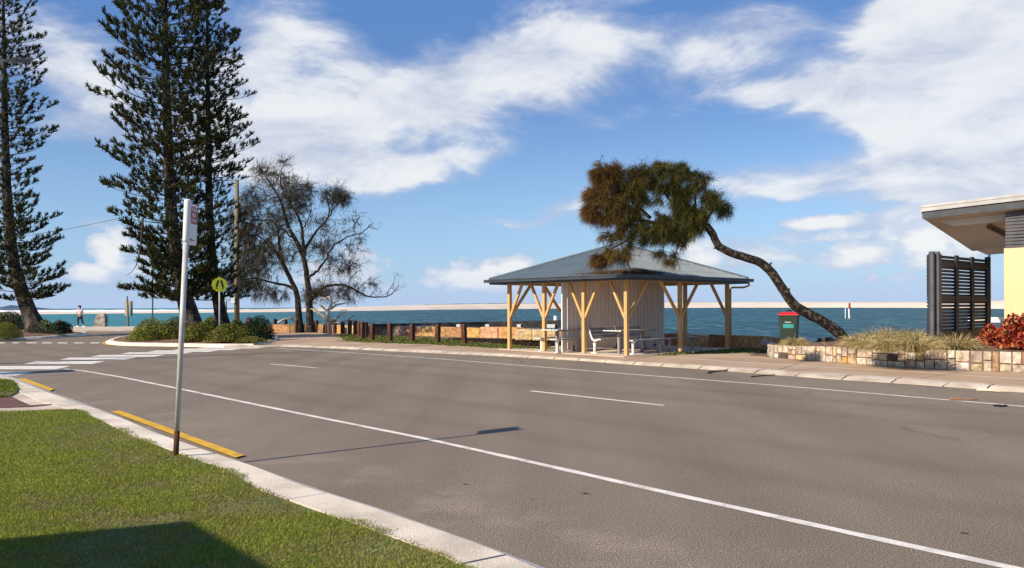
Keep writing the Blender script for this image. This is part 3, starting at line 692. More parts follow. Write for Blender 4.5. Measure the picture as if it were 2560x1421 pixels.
for k in range(4):
    p, q = S2(*outr[k]), S2(*outr[(k + 1) % 4]); p2, q2 = S2(*cor[k]), S2(*cor[(k + 1) % 4])
    pr = [(0, RZ - .02), (0, RZ - .115), (1, RZ - .115), (1, RZ + .0)]
    vs = [Vector((*(p.lerp(p2, t)).xy, z)) for t, z in pr] + [Vector((*(q.lerp(q2, t)).xy, z)) for t, z in pr]
    b.add(vs, [(0, 1, 5, 4), (1, 2, 6, 5), (2, 3, 7, 6)])
    e = (q - p).normalized(); b.beam(Vector((p.x, p.y, RZ - .02)) + e * .02, Vector((q.x, q.y, RZ - .02)) - e * .02, .03, .02)
    p3, q3 = S2(cor[k][0] + (.02 if cor[k][0] == 0 else -.02), cor[k][1] + (.02 if cor[k][1] == 0 else -.02)), None
    k2 = (k + 1) % 4; q3 = S2(cor[k2][0] + (.02 if cor[k2][0] == 0 else -.02), cor[k2][1] + (.02 if cor[k2][1] == 0 else -.02))
    f_.beam(Vector((p3.x, p3.y, EZ + .085)), Vector((q3.x, q3.y, EZ + .085)), .03, .17)
b.build('gutter', gutter_m, sh, rel=SR); f_.build('fascia', gutter_m, sh, rel=SR)
po = .54; PA = [po, SA(1460, po), SA(1361, po), SA(1274, po)]; PC = [po, SC(1700, po), SC(1818, po)]
posts = [(PA[0], po), (PA[1], po), (PA[2], po), (PA[3], po), (po, PC[1]), (po, PC[2]), (PA[3], PC[1]), (PA[3], PC[2]), (SA(1713, PC[2]), PC[2])]
rotm = Matrix.Rotation(math.atan2(D2.y, D2.x), 3, 'Z')
for (a, c) in posts:
    b = MB(); p = S2(a, c); b.box((p.x, p.y, (EZ + .07) / 2 + .05), (.12, .12, EZ - .03), rotm); pt = b.build('post', post_y, sh, rel=SR, bevel=.006)
    b = MB(); b.box((p.x, p.y, .085), (.134, .05, .05), rotm); b.box((p.x, p.y, .1), (.05, .134, .03), rotm); b.build('post_shoe', galv, pt, rel=SR)
def brace(a, c, da, dc, hz):
    b = MB(); s = S2(a + da * .05, c + dc * .05, 1.24); e = S2(a + da * hz, c + dc * hz, EZ + .03); b.beam(s, e, .085, .075, up=(0, 0, 1)); b.build('brace', post_y, sh, rel=SR)
for i, a in enumerate(PA):
    if i > 0: brace(a, po, -1, 0, .66)
    if i < 3: brace(a, po, 1, 0, .66)
for a in (PA[0], PA[3]):
    brace(a, PC[0], 0, 1, 1.08); brace(a, PC[1], 0, -1, 1.08); brace(a, PC[1], 0, 1, 1.08); brace(a, PC[2], 0, -1, 1.08)
for a, c, a2, c2 in ((po - .1, po, PA[3] + .1, po), (po - .1, PC[2], PA[3] + .1, PC[2]), (po, po + .06, po, PC[2] - .06), (PA[3], po + .06, PA[3], PC[2] - .06)):
    b = MB(); b.beam(S2(a, c, EZ + .07), S2(a2, c2, EZ + .07), .07, .13); b.build('beam', post_y, sh, rel=SR)
b = MB()                        # rafters and lining seen from below
for k in range(4):
    p, q = S2(*cor[k], RZ - .035), S2(*cor[(k + 1) % 4], RZ - .035); ap = apex - Vector((0, 0, .05))
    b.add([p, q, ap], [(0, 1, 2)])
b.build('roof_lining', soffit_m, sh, rel=SR)
b = MB()
for k in range(4):
    p, q = S2(*cor[k], RZ - .09), S2(*cor[(k + 1) % 4], RZ - .09); ap = apex - Vector((0, 0, .12))
    b.beam(p.lerp(ap, .03), p.lerp(ap, .97), .05, .09)
    up = ap - p.lerp(q, .5)
    for i in range(1, 8):
        t = i / 8; h = min(t, 1 - t) * 2; b.beam(p.lerp(q, t) + up * .03, p.lerp(q, t) + up * h * .95, .045, .09)
b.build('rafters', post_y, sh, rel=SR)
# corrugated screen wall running through the shelter
wa = SA(1409, .62); wc0, wc1 = .62, SC(1656, wa)
ww = thing('corrugated_screen_wall', 'beige corrugated steel screen wall standing inside the picnic shelter', 'wall', S2(wa, wc0, .088)); WO = S2(wa, wc0, .088)
b = MB(); n = int((wc1 - wc0) / .20) * 8; vs = []
for i in range(n + 1):
    c = wc0 + (wc1 - wc0) * i / n; dd = .035 * math.tanh(2.5 * math.sin(i / 8 * 2 * math.pi))
    for s_ in (-.03, .03):
        for z in (.17, 2.62): vs.append(S2(wa + dd + s_, c, z))
b.add(vs, [(4 * i, 4 * i + 4, 4 * i + 5, 4 * i + 1) for i in range(n)] + [(4 * i + 2, 4 * i + 3, 4 * i + 7, 4 * i + 6) for i in range(n)] + [(4 * i + 1, 4 * i + 5, 4 * i + 7, 4 * i + 3) for i in range(n)])
b.build('cladding', wall_c, ww, rel=WO)
b = MB(); b.beam(S2(wa, wc0 - .02, .09), S2(wa, wc0 - .02, 2.52), .14, .045, up=D1); b.build('end_trim', white_p, ww, rel=WO)
b = MB(); b.beam(S2(wa, wc1 + .02, .09), S2(wa, wc1 + .02, 2.55), .14, .045, up=D1); b.build('end_trim', wall_c, ww, rel=WO)
for c in (wc0 + .5, (wc0 + wc1) / 2, wc1 - .5):
    b = MB(); b.beam(S2(wa, c, .08), S2(wa, c, .3), .06, .05, up=D1); b.build('foot', gutter_m, ww, rel=WO)
# downpipe at the right eave
b = MB(); q = S2(po, PC[2]); pts = [S2(0, LB + .02, EZ + .05), S2(0, LB + .02, EZ - .06), S2(.1, LB - .15, EZ - .13), S2(.42, PC[2] + .12, EZ - .13), S2(.47, PC[2] + .1, EZ - .2), S2(.47, PC[2] + .1, .12)]
b.tube(pts, .035, 8); b.build('downpipe', post_y, sh, rel=SR, smooth=True)
# leaf litter lying on the roof near the front corner
def roofz(a, c):
    t = min(a, c, LA - a, LB - c); return RZ + (AZ - RZ) * min(a / (LA / 2), c / (LB / 2), (LA - a) / (LA / 2), (LB - c) / (LB / 2))
ps = []
for _ in range(5200):
    if random.random() < .6: a, c = abs(random.gauss(0, .12)) + .03, abs(random.gauss(0, .7)) + .02
    else: c, a = abs(random.gauss(0, .10)) + .03, abs(random.gauss(0, .8)) + .02
    if a < LA / 2 and c < LB / 2: ps.append(S2(a, c, roofz(a, c) + .025 + random.random() * .02))
ps = np.array([tuple(p) for p in ps]); dd = rng.normal(size=ps.shape); dd[:, 2] *= .15
V, Q, K = blades(ps, dd, rng.uniform(.06, .16, len(ps)), .012, 0, 1)
co_ = pick([(.16, .08, .04), (.22, .13, .07), (.10, .055, .03), (.3, .19, .11)], len(ps))[K]
o = np_mesh('leaf_litter', V, Q, needle_m, co_); tag(o, 'brown needle litter lying on the roof above the front shelter corner', 'litter', kind='stuff')

# ---- furniture in the shelter
def furn(name, label, cat, group, px, a, base=.088):
    c = SC(px, a); p = S2(a, c, base); rz = math.atan2(D2.y, D2.x)   # local +x runs along D2, local +y along D1
    return thing(name, label, cat, p, rz, group)
def plain_seat(px, a, label, L=1.8):
    t = furn('picnic_bench', label, 'seat', 'seats at the picnic tables', px, a)
    b = MB()
    for y in (-.1, .0, .1): b.box((L / 2 - .05, y, .44), (L, .09, .03))
    b.build('seat', bench_m, t, bevel=.004)
    for x in (.12, L - .25):
        b = MB(); b.tube([(x, 0, .01), (x, 0, .12), (x, 0, .30), (x + .01, .0, .42)], [.045, .038, .042, .075], 10); b.box((x, 0, .012), (.2, .12, .02)); b.box((x, 0, .415), (.05, .3, .02)); b.build('leg', white_p if x < .2 and px < 1600 else bench_m, t, smooth=False)  # first leg coloured white as sunlit, the others grey as shaded
    b = MB()
    for y in (-.1, 0, .1): b.box((-.057, y, .44), (.012, .085, .028))
    b.build('end_highlight', white_p, t)  # white faces paint the sunlit look onto the seat ends
    return t
def table(px, a, label, L=1.9):
    t = furn('picnic_table', label, 'table', 'picnic tables in the shelter', px, a)
    b = MB()
    for k in range(5): b.box((L / 2, (k - 2) * .148, .735), (L, .138, .03))
    b.build('tabletop', bench_m, t, bevel=.004)
    b = MB()
    for k in range(5): b.box((-.006, (k - 2) * .148, .735), (.012, .13, .028))
    b.build('end_highlight', white_p, t)  # painted white highlight on the tabletop end that catches the sun
    for x in (.35, L - .35):
        b = MB(); b.box((x, 0, .36), (.09, .09, .70)); b.box((x, 0, .705), (.05, .66, .03)); b.box((x, 0, .01), (.26, .2, .02)); b.build('leg', bench_m, t)
    return t
plain_seat(1576, .78, 'grey slatted seat with sunlit-white leg just behind the front corner post of the shelter')
plain_seat(1668, .80, 'second plain grey slatted seat farther right, behind the middle right shelter post', 1.7)
table(1530, 1.32, 'grey slatted picnic table in front of the long backed bench')
def backed_bench(px, a, label, L=2.6):
    t = furn('park_bench', label, 'bench', 'backed benches in the shelter', px, a)
    b = MB()
    for y in (-.16, -.055, .05): b.box((L / 2, y, .43), (L, .09, .028))
    b.build('seat', bench_m, t, bevel=.004)
    b = MB()
    for k in range(3): b.box((L / 2, .14 + k * .045, .54 + k * .115), (L, .026, .095), Matrix.Rotation(R(-18), 3, 'X'))
    b.build('backrest', bench_m, t, bevel=.004)
    for x in (-.02, L / 2, L + .02):
        b = MB()
        b.tube([(x, 0, 0.01), (x, -.01, .2), (x, 0, .34)], [.05, .04, .055], 10)
        b.box((x, 0, .012), (.1, .26, .024))
        b.tube([(x, -.27, .44), (x, -.2, .455), (x, 0, .40), (x, .1, .46), (x, .17, .62), (x, .22, .76), (x, .27, .84)], [.022, .025, .04, .035, .028, .026, .03], 8)
        b.build('leg', white_p if x < 1 else bench_m, t, smooth=True)  # sun put into the colour: near frame white, shaded ones grey
    return t
backed_bench(1487, 1.98, 'long grey slatted bench with a backrest and sunlit-white end frame against the screen wall')
table(1374, 3.42, 'grey picnic table half hidden behind the left end of the screen wall', 1.8)
plain_seat(1347, 4.15, 'short seat with sunlit-white leg left of the second shelter post, near the grass', 1.5)
plain_seat(1386, 3.0, 'picnic seat with sunlit-white leg tucked against the white end of the screen wall', 1.5)

# ================================================================== SEA WALL, BOLLARDS, JETTY
def stone_run(top_pts, zb, zt, thick, unit, pal, courses=1, jitter=.04):
    """dressed blocks laid along a line; returns block and core meshes"""
    b = MB(); b.c = (0.5, .4, .3)
    pts = [Vector((p.x, p.y, 0)) for p in top_pts]; cum = [0]
    for p, q in zip(pts[:-1], pts[1:]): cum.append(cum[-1] + (q - p).length)
    def at(s):
        for i in range(len(pts) - 1):
            if s <= cum[i + 1] or i == len(pts) - 2:
                f = (s - cum[i]) / (cum[i + 1] - cum[i]); d = (pts[i + 1] - pts[i]).normalized(); return pts[i].lerp(pts[i + 1], f), d, Vector((-d.y, d.x, 0))
    s = 0
    while s < cum[-1]:
        u = unit * random.uniform(.7, 1.35); e = min(s + u, cum[-1]); p, d, nn = at(s + .012); q, d2, n2 = at(e - .012)
        b.c = tuple(x * random.uniform(.85, 1.12) for x in random.choice(pal)); z1 = zt + random.uniform(-jitter, jitter)
        j = [random.uniform(-.025, .025) for _ in range(8)]
        lo4 = [p - nn * j[0], q - n2 * j[1], q + n2 * (thick + j[2]), p + nn * (thick + j[3])]
        vs = [Vector((v.x, v.y, zb)) for v in lo4] + [Vector((v.x, v.y, z1 + j[4 + i])) + (nn * (.03 if i < 2 else -.03)) for i, v in enumerate(lo4)]
        b.add(vs, [(0, 1, 5, 4), (1, 2, 6, 5), (2, 3, 7, 6), (3, 0, 4, 7), (4, 5, 6, 7)]); s = e
    return b
pal_s = [(.56, .31, .15), (.60, .40, .22), (.48, .25, .11), (.62, .45, .29), (.56, .32, .15), (.40, .22, .12), (.66, .50, .34)]
wl = [G(x, y, .5) for x, y in WALLTOP]; wb = stone_run(wl, -.3, .5, .55, 1.35, pal_s)
o = wb.build('sea_wall', sandstone, loc=(wl[5].x, wl[5].y, 0), world=True, bevel=.035)
tag(o, 'long low retaining wall of squared orange sandstone blocks along the water', 'wall')
# pale blocks lying in front of the wall beside the shelter
for i, (x0, x1, yt, yb) in enumerate(((1288, 1330, 826, 850), (1331, 1400, 827, 851))):
    Y = 1.45 * F / (yb - 767); a_, c_ = P(x0 + 1, yb, Y), P(x1 - 1, yb, Y); hh = (yb - yt) / F * Y
    b = MB(); b.c = (.78, .62, .36); b.box(((a_ + c_) / 2) + Vector((0, .3, hh / 2)), ((c_ - a_).length, .6, hh + .04))
    o = b.build('sandstone_block', sandstone, loc=((a_.x + c_.x) / 2, a_.y, .1), world=True, bevel=.04)
    tag(o, ['smaller pale yellow sandstone block right of the left shelter corner post', 'larger pale yellow sandstone block seen behind the second shelter post'][i], 'block', 'pale blocks at the sea wall')

BOL = [(689, 798, 826), (714, 800, 827), (741, 801, 831), (792, 801, 829.5), (817.5, 801, 831), (837, 802, 832), (856.5, 806, 834.5), (874, 802, 836), (888.6, 802, 838.5), (898.5, 806, 843),
       (914, 806, 845), (906, 805, 849), (930, 809, 852.5), (975, 809, 854), (1031, 811, 855), (1094, 811, 858), (1161, 811, 859.5)]
BL = ['dark timber bollard beside the dark shrub, first of the row at the far left', 'timber bollard second from the dark shrub', 'timber bollard just left of the left she-oak trunk', 'timber bollard just right of the right she-oak trunk',
      'timber bollard in front of the bleached dead tree, left of two', 'timber bollard in front of the bleached dead tree, right of two', 'shorter timber bollard right of the dead tree at the bend of the path', 'timber bollard third right of the dead tree by the path bend',
      'timber bollard fourth right of the dead tree, just before the cluster of three', 'left and rearmost bollard of the cluster of three at the grass corner', 'right bollard of the cluster of three at the grass corner', 'front and darkest bollard of the cluster of three at the grass corner',
      'timber bollard first to the right of the cluster of three, on the grass', 'reddish timber bollard fifth from the shelter end, second right of the cluster', 'reddish timber bollard third from the shelter end of the row', 'reddish timber bollard second from the shelter end of the row', 'reddish timber bollard nearest the shelter, last of the row']
bol = MB(); bol.box((0, 0, .38), (.17, .17, .80)); bol.add([(-.085, -.085, .78), (.085, -.085, .78), (.085, .085, .78), (-.085, .085, .78), (-.06, -.06, .815), (.06, -.06, .80), (.06, .06, .80), (-.06, .06, .815)], [(0, 1, 5, 4), (1, 2, 6, 5), (2, 3, 7, 6), (3, 0, 4, 7), (4, 5, 6, 7)])
bo0 = None
for i, (x, yt, yb) in enumerate(BOL):
    p = G(x, yb, .07)
    if bo0 is None: o = bo0 = bol.build('timber_bollard', dark_wood, bevel=.008)
    else: o = bo0.copy(); C.objects.link(o)
    h = (yb - yt) / F * p.y / .80
    o.location = p; o.scale = (1.05, 1.05, h); o.rotation_euler = (R(random.uniform(-1.5, 1.5)), R(random.uniform(-2, 2)), R(48 + random.uniform(-9, 9)))
    tag(o, BL[i], 'bollard', 'timber bollards along the path')

# jetty beyond the wall
JY = 44; jt = thing('jetty', 'dark timber jetty with a low rail standing over the water behind the sea wall', 'jetty', (P(1180, 815, JY).x, JY, -1))
JR = Vector(jt.location)
def jp(x, y, Y=JY): return P(x, y, Y)
b = MB(); b.beam(jp(935, 814), jp(1402, 804.5), .5, .16); b.build('rail', jetty_m, jt, rel=JR)
b = MB(); b.beam(jp(1090, 816.5), jp(1402, 813.5), .7, .26); b.build('deck', jetty_m, jt, rel=JR)
for x in (1000, 1090, 1180, 1292, 1388):
    b = MB(); p = jp(x, 812); b.tube([(p.x, p.y, -2), (p.x, p.y, p.z)], .13, 8); b.build('pile', jetty_m, jt, rel=JR)
for x in (1146, 1218, 1297, 1372, 1382):
    p = jp(x, 815.5, JY - .5); b = MB(); b.box(p, (.22, .2, .2)); b.tube([p + Vector((.05, 0, -.1)), p + Vector((.05, 0, -.34))], .06, 6); b.build('fender', white_p, jt, rel=JR)
p = jp(1389, 790, JY + 1); b = MB(); b.tube([(p.x, p.y, -1.5), (p.x, p.y, p.z)], .12, 8); b.build('mooring_post', white_p, jt, rel=JR)

# ================================================================== LETTERING
def text(name, body, size, mat, parent, mtx, extrude=.0015, sx=1.0):
    cu = bpy.data.curves.new(name, 'FONT'); cu.body = body; cu.size = size; cu.align_x = 'CENTER'; cu.align_y = 'CENTER'; cu.extrude = extrude; cu.offset = size * .012
    tmp = bpy.data.objects.new('tmp', cu); C.objects.link(tmp); bpy.context.view_layer.update()
    me = bpy.data.meshes.new_from_object(tmp.evaluated_get(bpy.context.evaluated_depsgraph_get()))
    bpy.data.objects.remove(tmp); bpy.data.curves.remove(cu)
    me.transform(mtx @ Matrix.Diagonal((sx, 1, 1, 1))); me.materials.clear()
    return link(name, me, mat, parent)

# ================================================================== SIGNS AND POLES
# parking sign on the near kerb: local +z up the leaning pole, plate runs along +y
pb = G(440, 1133, LZ); ptop = P(470, 499, pb.y); lean = (ptop - pb)
t = thing('parking_sign', 'leaning steel signpost with a narrow red and white bus zone plate on the near kerb', 'sign', pb)
b = MB(); Lp = lean.length; ax = lean.normalized()
b.tube([ax * -.1, ax * .22], .0265, 12); b.build('rusty_base', rust_m, t, smooth=True)
b = MB(); b.tube([ax * .22, ax * (Lp - .41)], .0255, 14); b.build('pole', galv, t, smooth=True)
b = MB(); b.tube([ax * (Lp - .42), ax * (Lp - .405), ax * (Lp - .39), ax * (Lp - .02), ax * Lp], [.027, .031, .033, .034, .030], 14); b.build('sleeve', sign_w, t, smooth=True)
yv = Vector((-.03, 1, 0)); yv = (yv - ax * yv.dot(ax)).normalized(); nv = yv.cross(ax); PW, PH = .235, .41
po_ = ax * (Lp - PH - .03) + yv * .025
def plate(b, y0, y1, z0, z1, t0, t1, r=.03):
    out = []
    for cy, cz, a0 in ((y1 - r, z1 - r, 0), (y0 + r, z1 - r, 90), (y0 + r, z0 + r, 180), (y1 - r, z0 + r, 270)):
        for k in range(5):
            a = R(a0 + k * 22.5); out.append((cy + r * math.cos(a), cz + r * math.sin(a)))
    n = len(out); vs = [po_ + yv * y + ax * z + nv * tt for tt in (t0, t1) for y, z in out]
    b.add(vs, [tuple(range(n))[::-1], tuple(range(n, 2 * n))] + [(i, (i + 1) % n, n + (i + 1) % n, n + i) for i in range(n)])
b = MB(); plate(b, 0, PW, 0, PH, -.003, .003); pl_ = b.build('plate', sign_w, t)
b = MB(); plate(b, .035, PW - .008, .215, .385, .003, .0045, .006); b.build('red_panel', sign_r, pl_)
def sm(y, z): 
    o = po_ + yv * y + ax * z + nv * .0055; m4 = Matrix((yv, ax, nv)).transposed().to_4x4(); m4.translation = o; return m4
text('lettering', 'TOUR', .05, sign_w, pl_, sm(.13, .352), sx=1.0)
text('lettering', 'BUS', .056, sign_w, pl_, sm(.13, .300), sx=1.0)
text('lettering', 'ZONE', .048, sign_w, pl_, sm(.13, .246), sx=1.0)
b = MB(); a_ = lambda y, z: po_ + yv * y + ax * z + nv * .005
b.add([a_(.05, .05), a_(.085, .072), a_(.085, .056), a_(.18, .056), a_(.18, .046), a_(.085, .046), a_(.085, .028)], [(0, 1, 6), (2, 5, 4, 3)]); b.build('arrow', sign_r, pl_)
for z in (.02, .39):
    b = MB(); b.tube([a_(.02, z), a_(.02, z) + nv * .004], .006, 8); b.build('bolt', galv, pl_)

def crossing_sign(base, label, rz, h=2.55):
    t = thing('crossing_sign', label, 'sign', base, rz, 'round pedestrian crossing signs')
    b = MB(); b.tube([(0, 0, -.1), (0, 0, h + .33)], .03, 10); b.build('pole', galv, t, smooth=True)
    for k, (dy, mt) in enumerate(((-.05, sign_y), (.05, sign_y))):
        b = MB(); ring = [(.305 * math.cos(2 * math.pi * i / 40), .305 * math.sin(2 * math.pi * i / 40)) for i in range(40)]
        s_ = -1 if k == 0 else 1
        b.add([(x, dy, h + z) for x, z in ring] + [(x, dy + s_ * .012, h + z) for x, z in ring], [tuple(range(40)), tuple(range(40, 80))[::-1]] + [(i, 40 + i, 40 + (i + 1) % 40, (i + 1) % 40) for i in range(40)])
        d = b.build('disc', mt, t)
        f = dy + s_ * .0135; q = MB()
        def poly(pts): q.add([(x, f, h + z) for x, z in pts], [tuple(range(len(pts)))])
        poly([(-.10, .19), (-.015, .19), (-.085, -.10), (-.17, -.10)]); poly([(.015, .19), (.10, .19), (.185, -.12), (.10, -.12)])
        poly([(-.135, -.125), (-.08, -.125), (-.095, -.19), (-.21, -.135)]); poly([(.095, -.145), (.15, -.145), (.195, -.165), (.13, -.205)])
        q.build('walking_legs', black, d)
        q = MB(); q.add([(x * .99, dy - s_ * .002, h + z * .99) for x, z in ring], [tuple(range(40))]); q.build('back_face', brown_back, d)
    return t
bp = G(549, 853, .17)
crossing_sign(bp, 'round yellow pedestrian crossing sign on a pole in front of the island shrubs', R(32), 2.42)
# its twin on the near side stands just outside the picture; its shadow reaches the crossing
crossing_sign(Vector((-14.05, 15.9, 0)), 'round yellow pedestrian crossing sign beyond the left edge, casting a shadow on the crossing', R(35), 2.5)

# added unseen panel, placed only to cast the dark shadow beside the crossing
t = thing('shadow_panel', 'broad blank panel added beyond the left edge to cast the dark shadow beside the crossing', 'sign', (-14.9, 16.9, 0), math.atan2(-.807, .59) + math.pi)
b = MB(); b.box((0, 0, 1.45), (.85, .12, 2.9)); b.build('panel', fascia_d, t, bevel=.03)
b = MB(); b.box((0, 0, .05), (1.0, .3, .12)); b.build('base', concrete, t)
# street lamp: pole out of frame, arm reaching in
lp = Vector((-17.6, 20.0, 0)); t = thing('street_lamp', 'street lamp arm with flat grey lantern reaching in at the upper left', 'street lamp', lp)
e = P(80, 149, 22.6) - lp; s0 = P(4, 153, 22.0) - lp
b = MB(); b.tube([(0, 0, 0), (0, 0, e.z - .3)], [.16, .11], 12); b.build('pole', galv, t, smooth=True)
b = MB(); b.tube([(0, 0, e.z - .5), Vector((.5, .35, e.z - .05)), s0], [.06, .045, .04], 10); b.build('arm', galv, t, smooth=True)
b = MB(); d = (e - s0).normalized(); b.beam(s0, e, .2, .06, (0, 0, 1)); b.beam(s0 + d * .3 - Vector((0, 0, .04)), e - d * .12 - Vector((0, 0, .04)), .16, .05); b.build('lantern', M('lantern_grey', [(.12, .12, .12), (.2, .2, .2)], 3, .6), t, bevel=.02)
b = MB(); q0, q1 = P(47, 50, 22.3), Vector((-13.2, 18.0, 12.6)); q1 = P(80, -4, 21.5)
b.tube([q0, q0.lerp(q1, .5) + Vector((0, 0, -.02)), q1, P(140, -120, 20)], .022, 5)
o = b.build('overhead_wire', black, loc=q0, world=True); tag(o, 'short dark wire rising to the right above the street lamp arm', 'wire')

# timber power pole
pp = G(592, 834, .2); pp = Vector((P(592, 800, 46).x, 46, .1)); t = thing('power_pole', 'tall weathered timber pole with white box behind the island shrubs', 'pole', pp)
tp = P(592, 452, 46) - pp
b = MB(); b.tube([(0, 0, -.2), tp], [.165, .12], 12); b.build('pole', pole_wood, t, smooth=True)
b = MB(); q = P(583, 751, 45.8) - pp; b.box(q, (.22, .12, .34)); b.build('meter_box', white_p, t, bevel=.02)
b = MB(); b.box(tp + Vector((0, 0, .02)), (.2, .2, .05)); b.build('cap', galv, t)
b = MB(); w0 = P(592, 462, 46); pts = []
w1 = P(-260, 606, 60)
for i in range(25):
    f = i / 24; q = w0.lerp(w1, f); q.z -= 2.0 * 4 * f * (1 - f) * .55; pts.append(q)
b.tube(pts, .014, 5); o = b.build('overhead_wire', black, loc=w0, world=True); tag(o, 'long faint wire running left from the timber power pole', 'wire')
# slender poles
def slim(px, y0, y1, Y, r, nm, label, mt, head=False):
    p0 = P(px, y0, Y); p1 = P(px, y1, Y); t = thing(nm, label, 'pole', p0)
    b = MB(); b.tube([(0, 0, -.4), p1 - p0], r, 8); b.build('pole', mt, t, smooth=True)
    if head:
        b = MB(); b.box(p1 - p0 + Vector((0, 0, .03)), (.26, .26, .07)); b.build('lamp_head', white_p, t)
slim(381.5, 818, 610, 56, .055, 'light_pole', 'slender grey-green pole rising behind the green shrub into the pine branches', M('green_pole', [(.10, .13, .12)], 3, .5))
slim(566, 818, 752, 58, .04, 'path_light', 'thin dark path light with pale cap between the pine trunk and power pole', black, True)

# notice board seen from behind
nb = G(320, 815.5, .09); t = thing('notice_board', 'pale notice board on a timber post by the water, seen from behind', 'sign', nb)
b = MB(); pz = P(318, 741, nb.y) - nb; b.tube([(0, 0, -.2), (0, 0, 1.0), pz], [.10, .09, .06], 8); b.build('post', pole_wood, t)
b = MB(); c0, c1 = P(311, 753.5, nb.y + .15) - nb, P(333, 790, nb.y + .3) - nb; c = (c0 + c1) / 2; b.box(c, (abs(c1.x - c0.x), .05, abs(c0.z - c1.z))); bd = b.build('board', M('board_back', [(.36, .34, .28), (.44, .41, .34)], 3, .8), t, bevel=.01)
b = MB(); hw = abs(c1.x - c0.x) / 2
b.add([(c.x + hw - .25, c.y - .03, c.z - .70), (c.x + hw, c.y - .03, c.z - .55), (c.x + hw, c.y - .03, c.z + .3), (c.x + hw - .14, c.y - .03, c.z + .15)], [(0, 1, 2, 3)]); b.build('blue_patch', teal_m, bd)

# standing stone, rocks
def rock(name, label, c, dim, mat, rz=0, top=None, seed=1, group=None, sub=3):
    bm = bmesh.new(); bmesh.ops.create_icosphere(bm, subdivisions=sub, radius=1); rr = random.Random(seed)
    ph = [Vector((rr.uniform(-1, 1), rr.uniform(-1, 1), rr.uniform(-1, 1))).normalized() for _ in range(16)]; hs = [rr.uniform(.55, .95) for _ in ph]
    for v in bm.verts:
        p = v.co.normalized()
        for n_, h in zip(ph, hs):
            d = p.dot(n_)
            if d > h: p -= n_ * (d - h) * .95
        if top: p.x += (p.z + 1) * top
        v.co = Vector((p.x * dim[0], p.y * dim[1], (p.z + .72) * dim[2]))
    me = bpy.data.meshes.new(name); bm.to_mesh(me); bm.free()
    o = link(name, me, mat, None, c); o.rotation_euler = (0, 0, rz); return tag(o, label, 'rock', group)
q = G(247, 815.5, .09); b = MB(); OL = [(235.5, 818), (237, 804), (240, 796), (244, 788), (250, 785.5), (257, 785.5), (260, 790), (260.5, 803), (260, 818)]
fr = [P(x, y, q.y) for x, y in OL]; mdl = [P(x, y, q.y) + Vector((0, .22, .02)) + (P(x, y, q.y) - P(249, 802, q.y)) * .12 for x, y in OL]; bkk = [P(x, y, q.y) + Vector((0, .5, 0)) for x, y in OL]; n = len(OL)
b.add(fr + mdl + bkk, [tuple(range(n)), tuple(range(2 * n, 3 * n))[::-1]] + [(k * n + i, k * n + (i + 1) % n, (k + 1) * n + (i + 1) % n, (k + 1) * n + i) for k in range(2) for i in range(n)])
o = b.build('standing_stone', rock_m, loc=q, world=True, bevel=.05); tag(o, 'upright brown boulder standing by the water beside the jogger', 'rock')
def gr(px, py, z): return G(px, py, z)
rock('boulder', 'pale grey boulder lying just right of the wheelie bin', P(2018, 864, 23.9), (.58, .35, .16), rock_w, .1, None, 3, 'boulders behind the garden wall')
rock('boulder', 'dark brown boulder right of the pale one, behind the garden wall', P(2067, 866, 23.7), (.42, .32, .20), M('dark_rock', [(.03, .02, .016), (.12, .08, .06)], 3, .95, .8, 10), .3, None, 8, 'boulders behind the garden wall')
rock('boulder', 'small white rock at the foot of the leaning tree', P(2124, 864, 22.6), (.24, .2, .16), rock_w, .8, None, 12, 'boulders behind the garden wall')
rock('boulder', 'rounded brown boulder half in shade left of the wheelie bin', P(1920, 872, 24.6), (.38, .3, .2), rock_m, .5, None, 14, 'boulders behind the garden wall')

# ================================================================== STONE GARDEN WALL
gpts = [gw[0] + Vector((.75, .95, 0)), gw[0] + Vector((.12, .45, 0))] + gw; gz = [gwz[0], gwz[0]] + gwz
pal_g = [(.72, .62, .50)] * 6 + [(.76, .70, .62)] * 8 + [(.62, .36, .12), (.64, .45, .22), (.46, .31, .19), (.43, .29, .19), (.60, .47, .40), (.62, .49, .42), (.60, .50, .44), (.17, .135, .12), (.34, .27, .22), (.70, .56, .38)]
b = MB(); core = MB(); cum = [0]
for p, q in zip(gpts[:-1], gpts[1:]): cum.append(cum[-1] + (q - p).length)
def gat(s):
    s = max(0, min(s, cum[-1] - 1e-4))
    for i in range(len(gpts) - 1):
        if s <= cum[i + 1]:
            f = (s - cum[i]) / (cum[i + 1] - cum[i]); d = (gpts[i + 1] - gpts[i]).normalized(); return gpts[i].lerp(gpts[i + 1], f), Vector((d.y, -d.x, 0)), gz[i] + (gz[i + 1] - gz[i]) * f
def gstone(s0, s1, f0, f1):
    kk = random.uniform(.62, .98); b.c = tuple(x * kk * random.uniform(.96, 1.04) for x in random.choice(pal_g)); g_ = .010; m_ = (s0 + s1) / 2
    vs = []
    for dep, ins in ((-.05, 0), (.028, .002), (.040, .014)):
        for ss_, ff in ((s0, f0), (s1, f0), (s1, f1), (s0, f1)):
            p, n_, z = gat(ss_ + (g_ + ins) * (1 if ss_ == s0 else -1)); zz = FZ - .01 + (z - FZ + .012) * ff + (g_ + ins) * (1 if ff == f0 else -1)
            vs.append(Vector((p.x, p.y, zz)) + n_ * (dep + random.uniform(-.004, .006)) + Vector((0, 0, random.uniform(-.004, .004))))
    b.add(vs, [(0, 1, 5, 4), (1, 2, 6, 5), (2, 3, 7, 6), (3, 0, 4, 7), (4, 5, 9, 8), (5, 6, 10, 9), (6, 7, 11, 10), (7, 4, 8, 11), (8, 9, 10, 11)])
s = 0
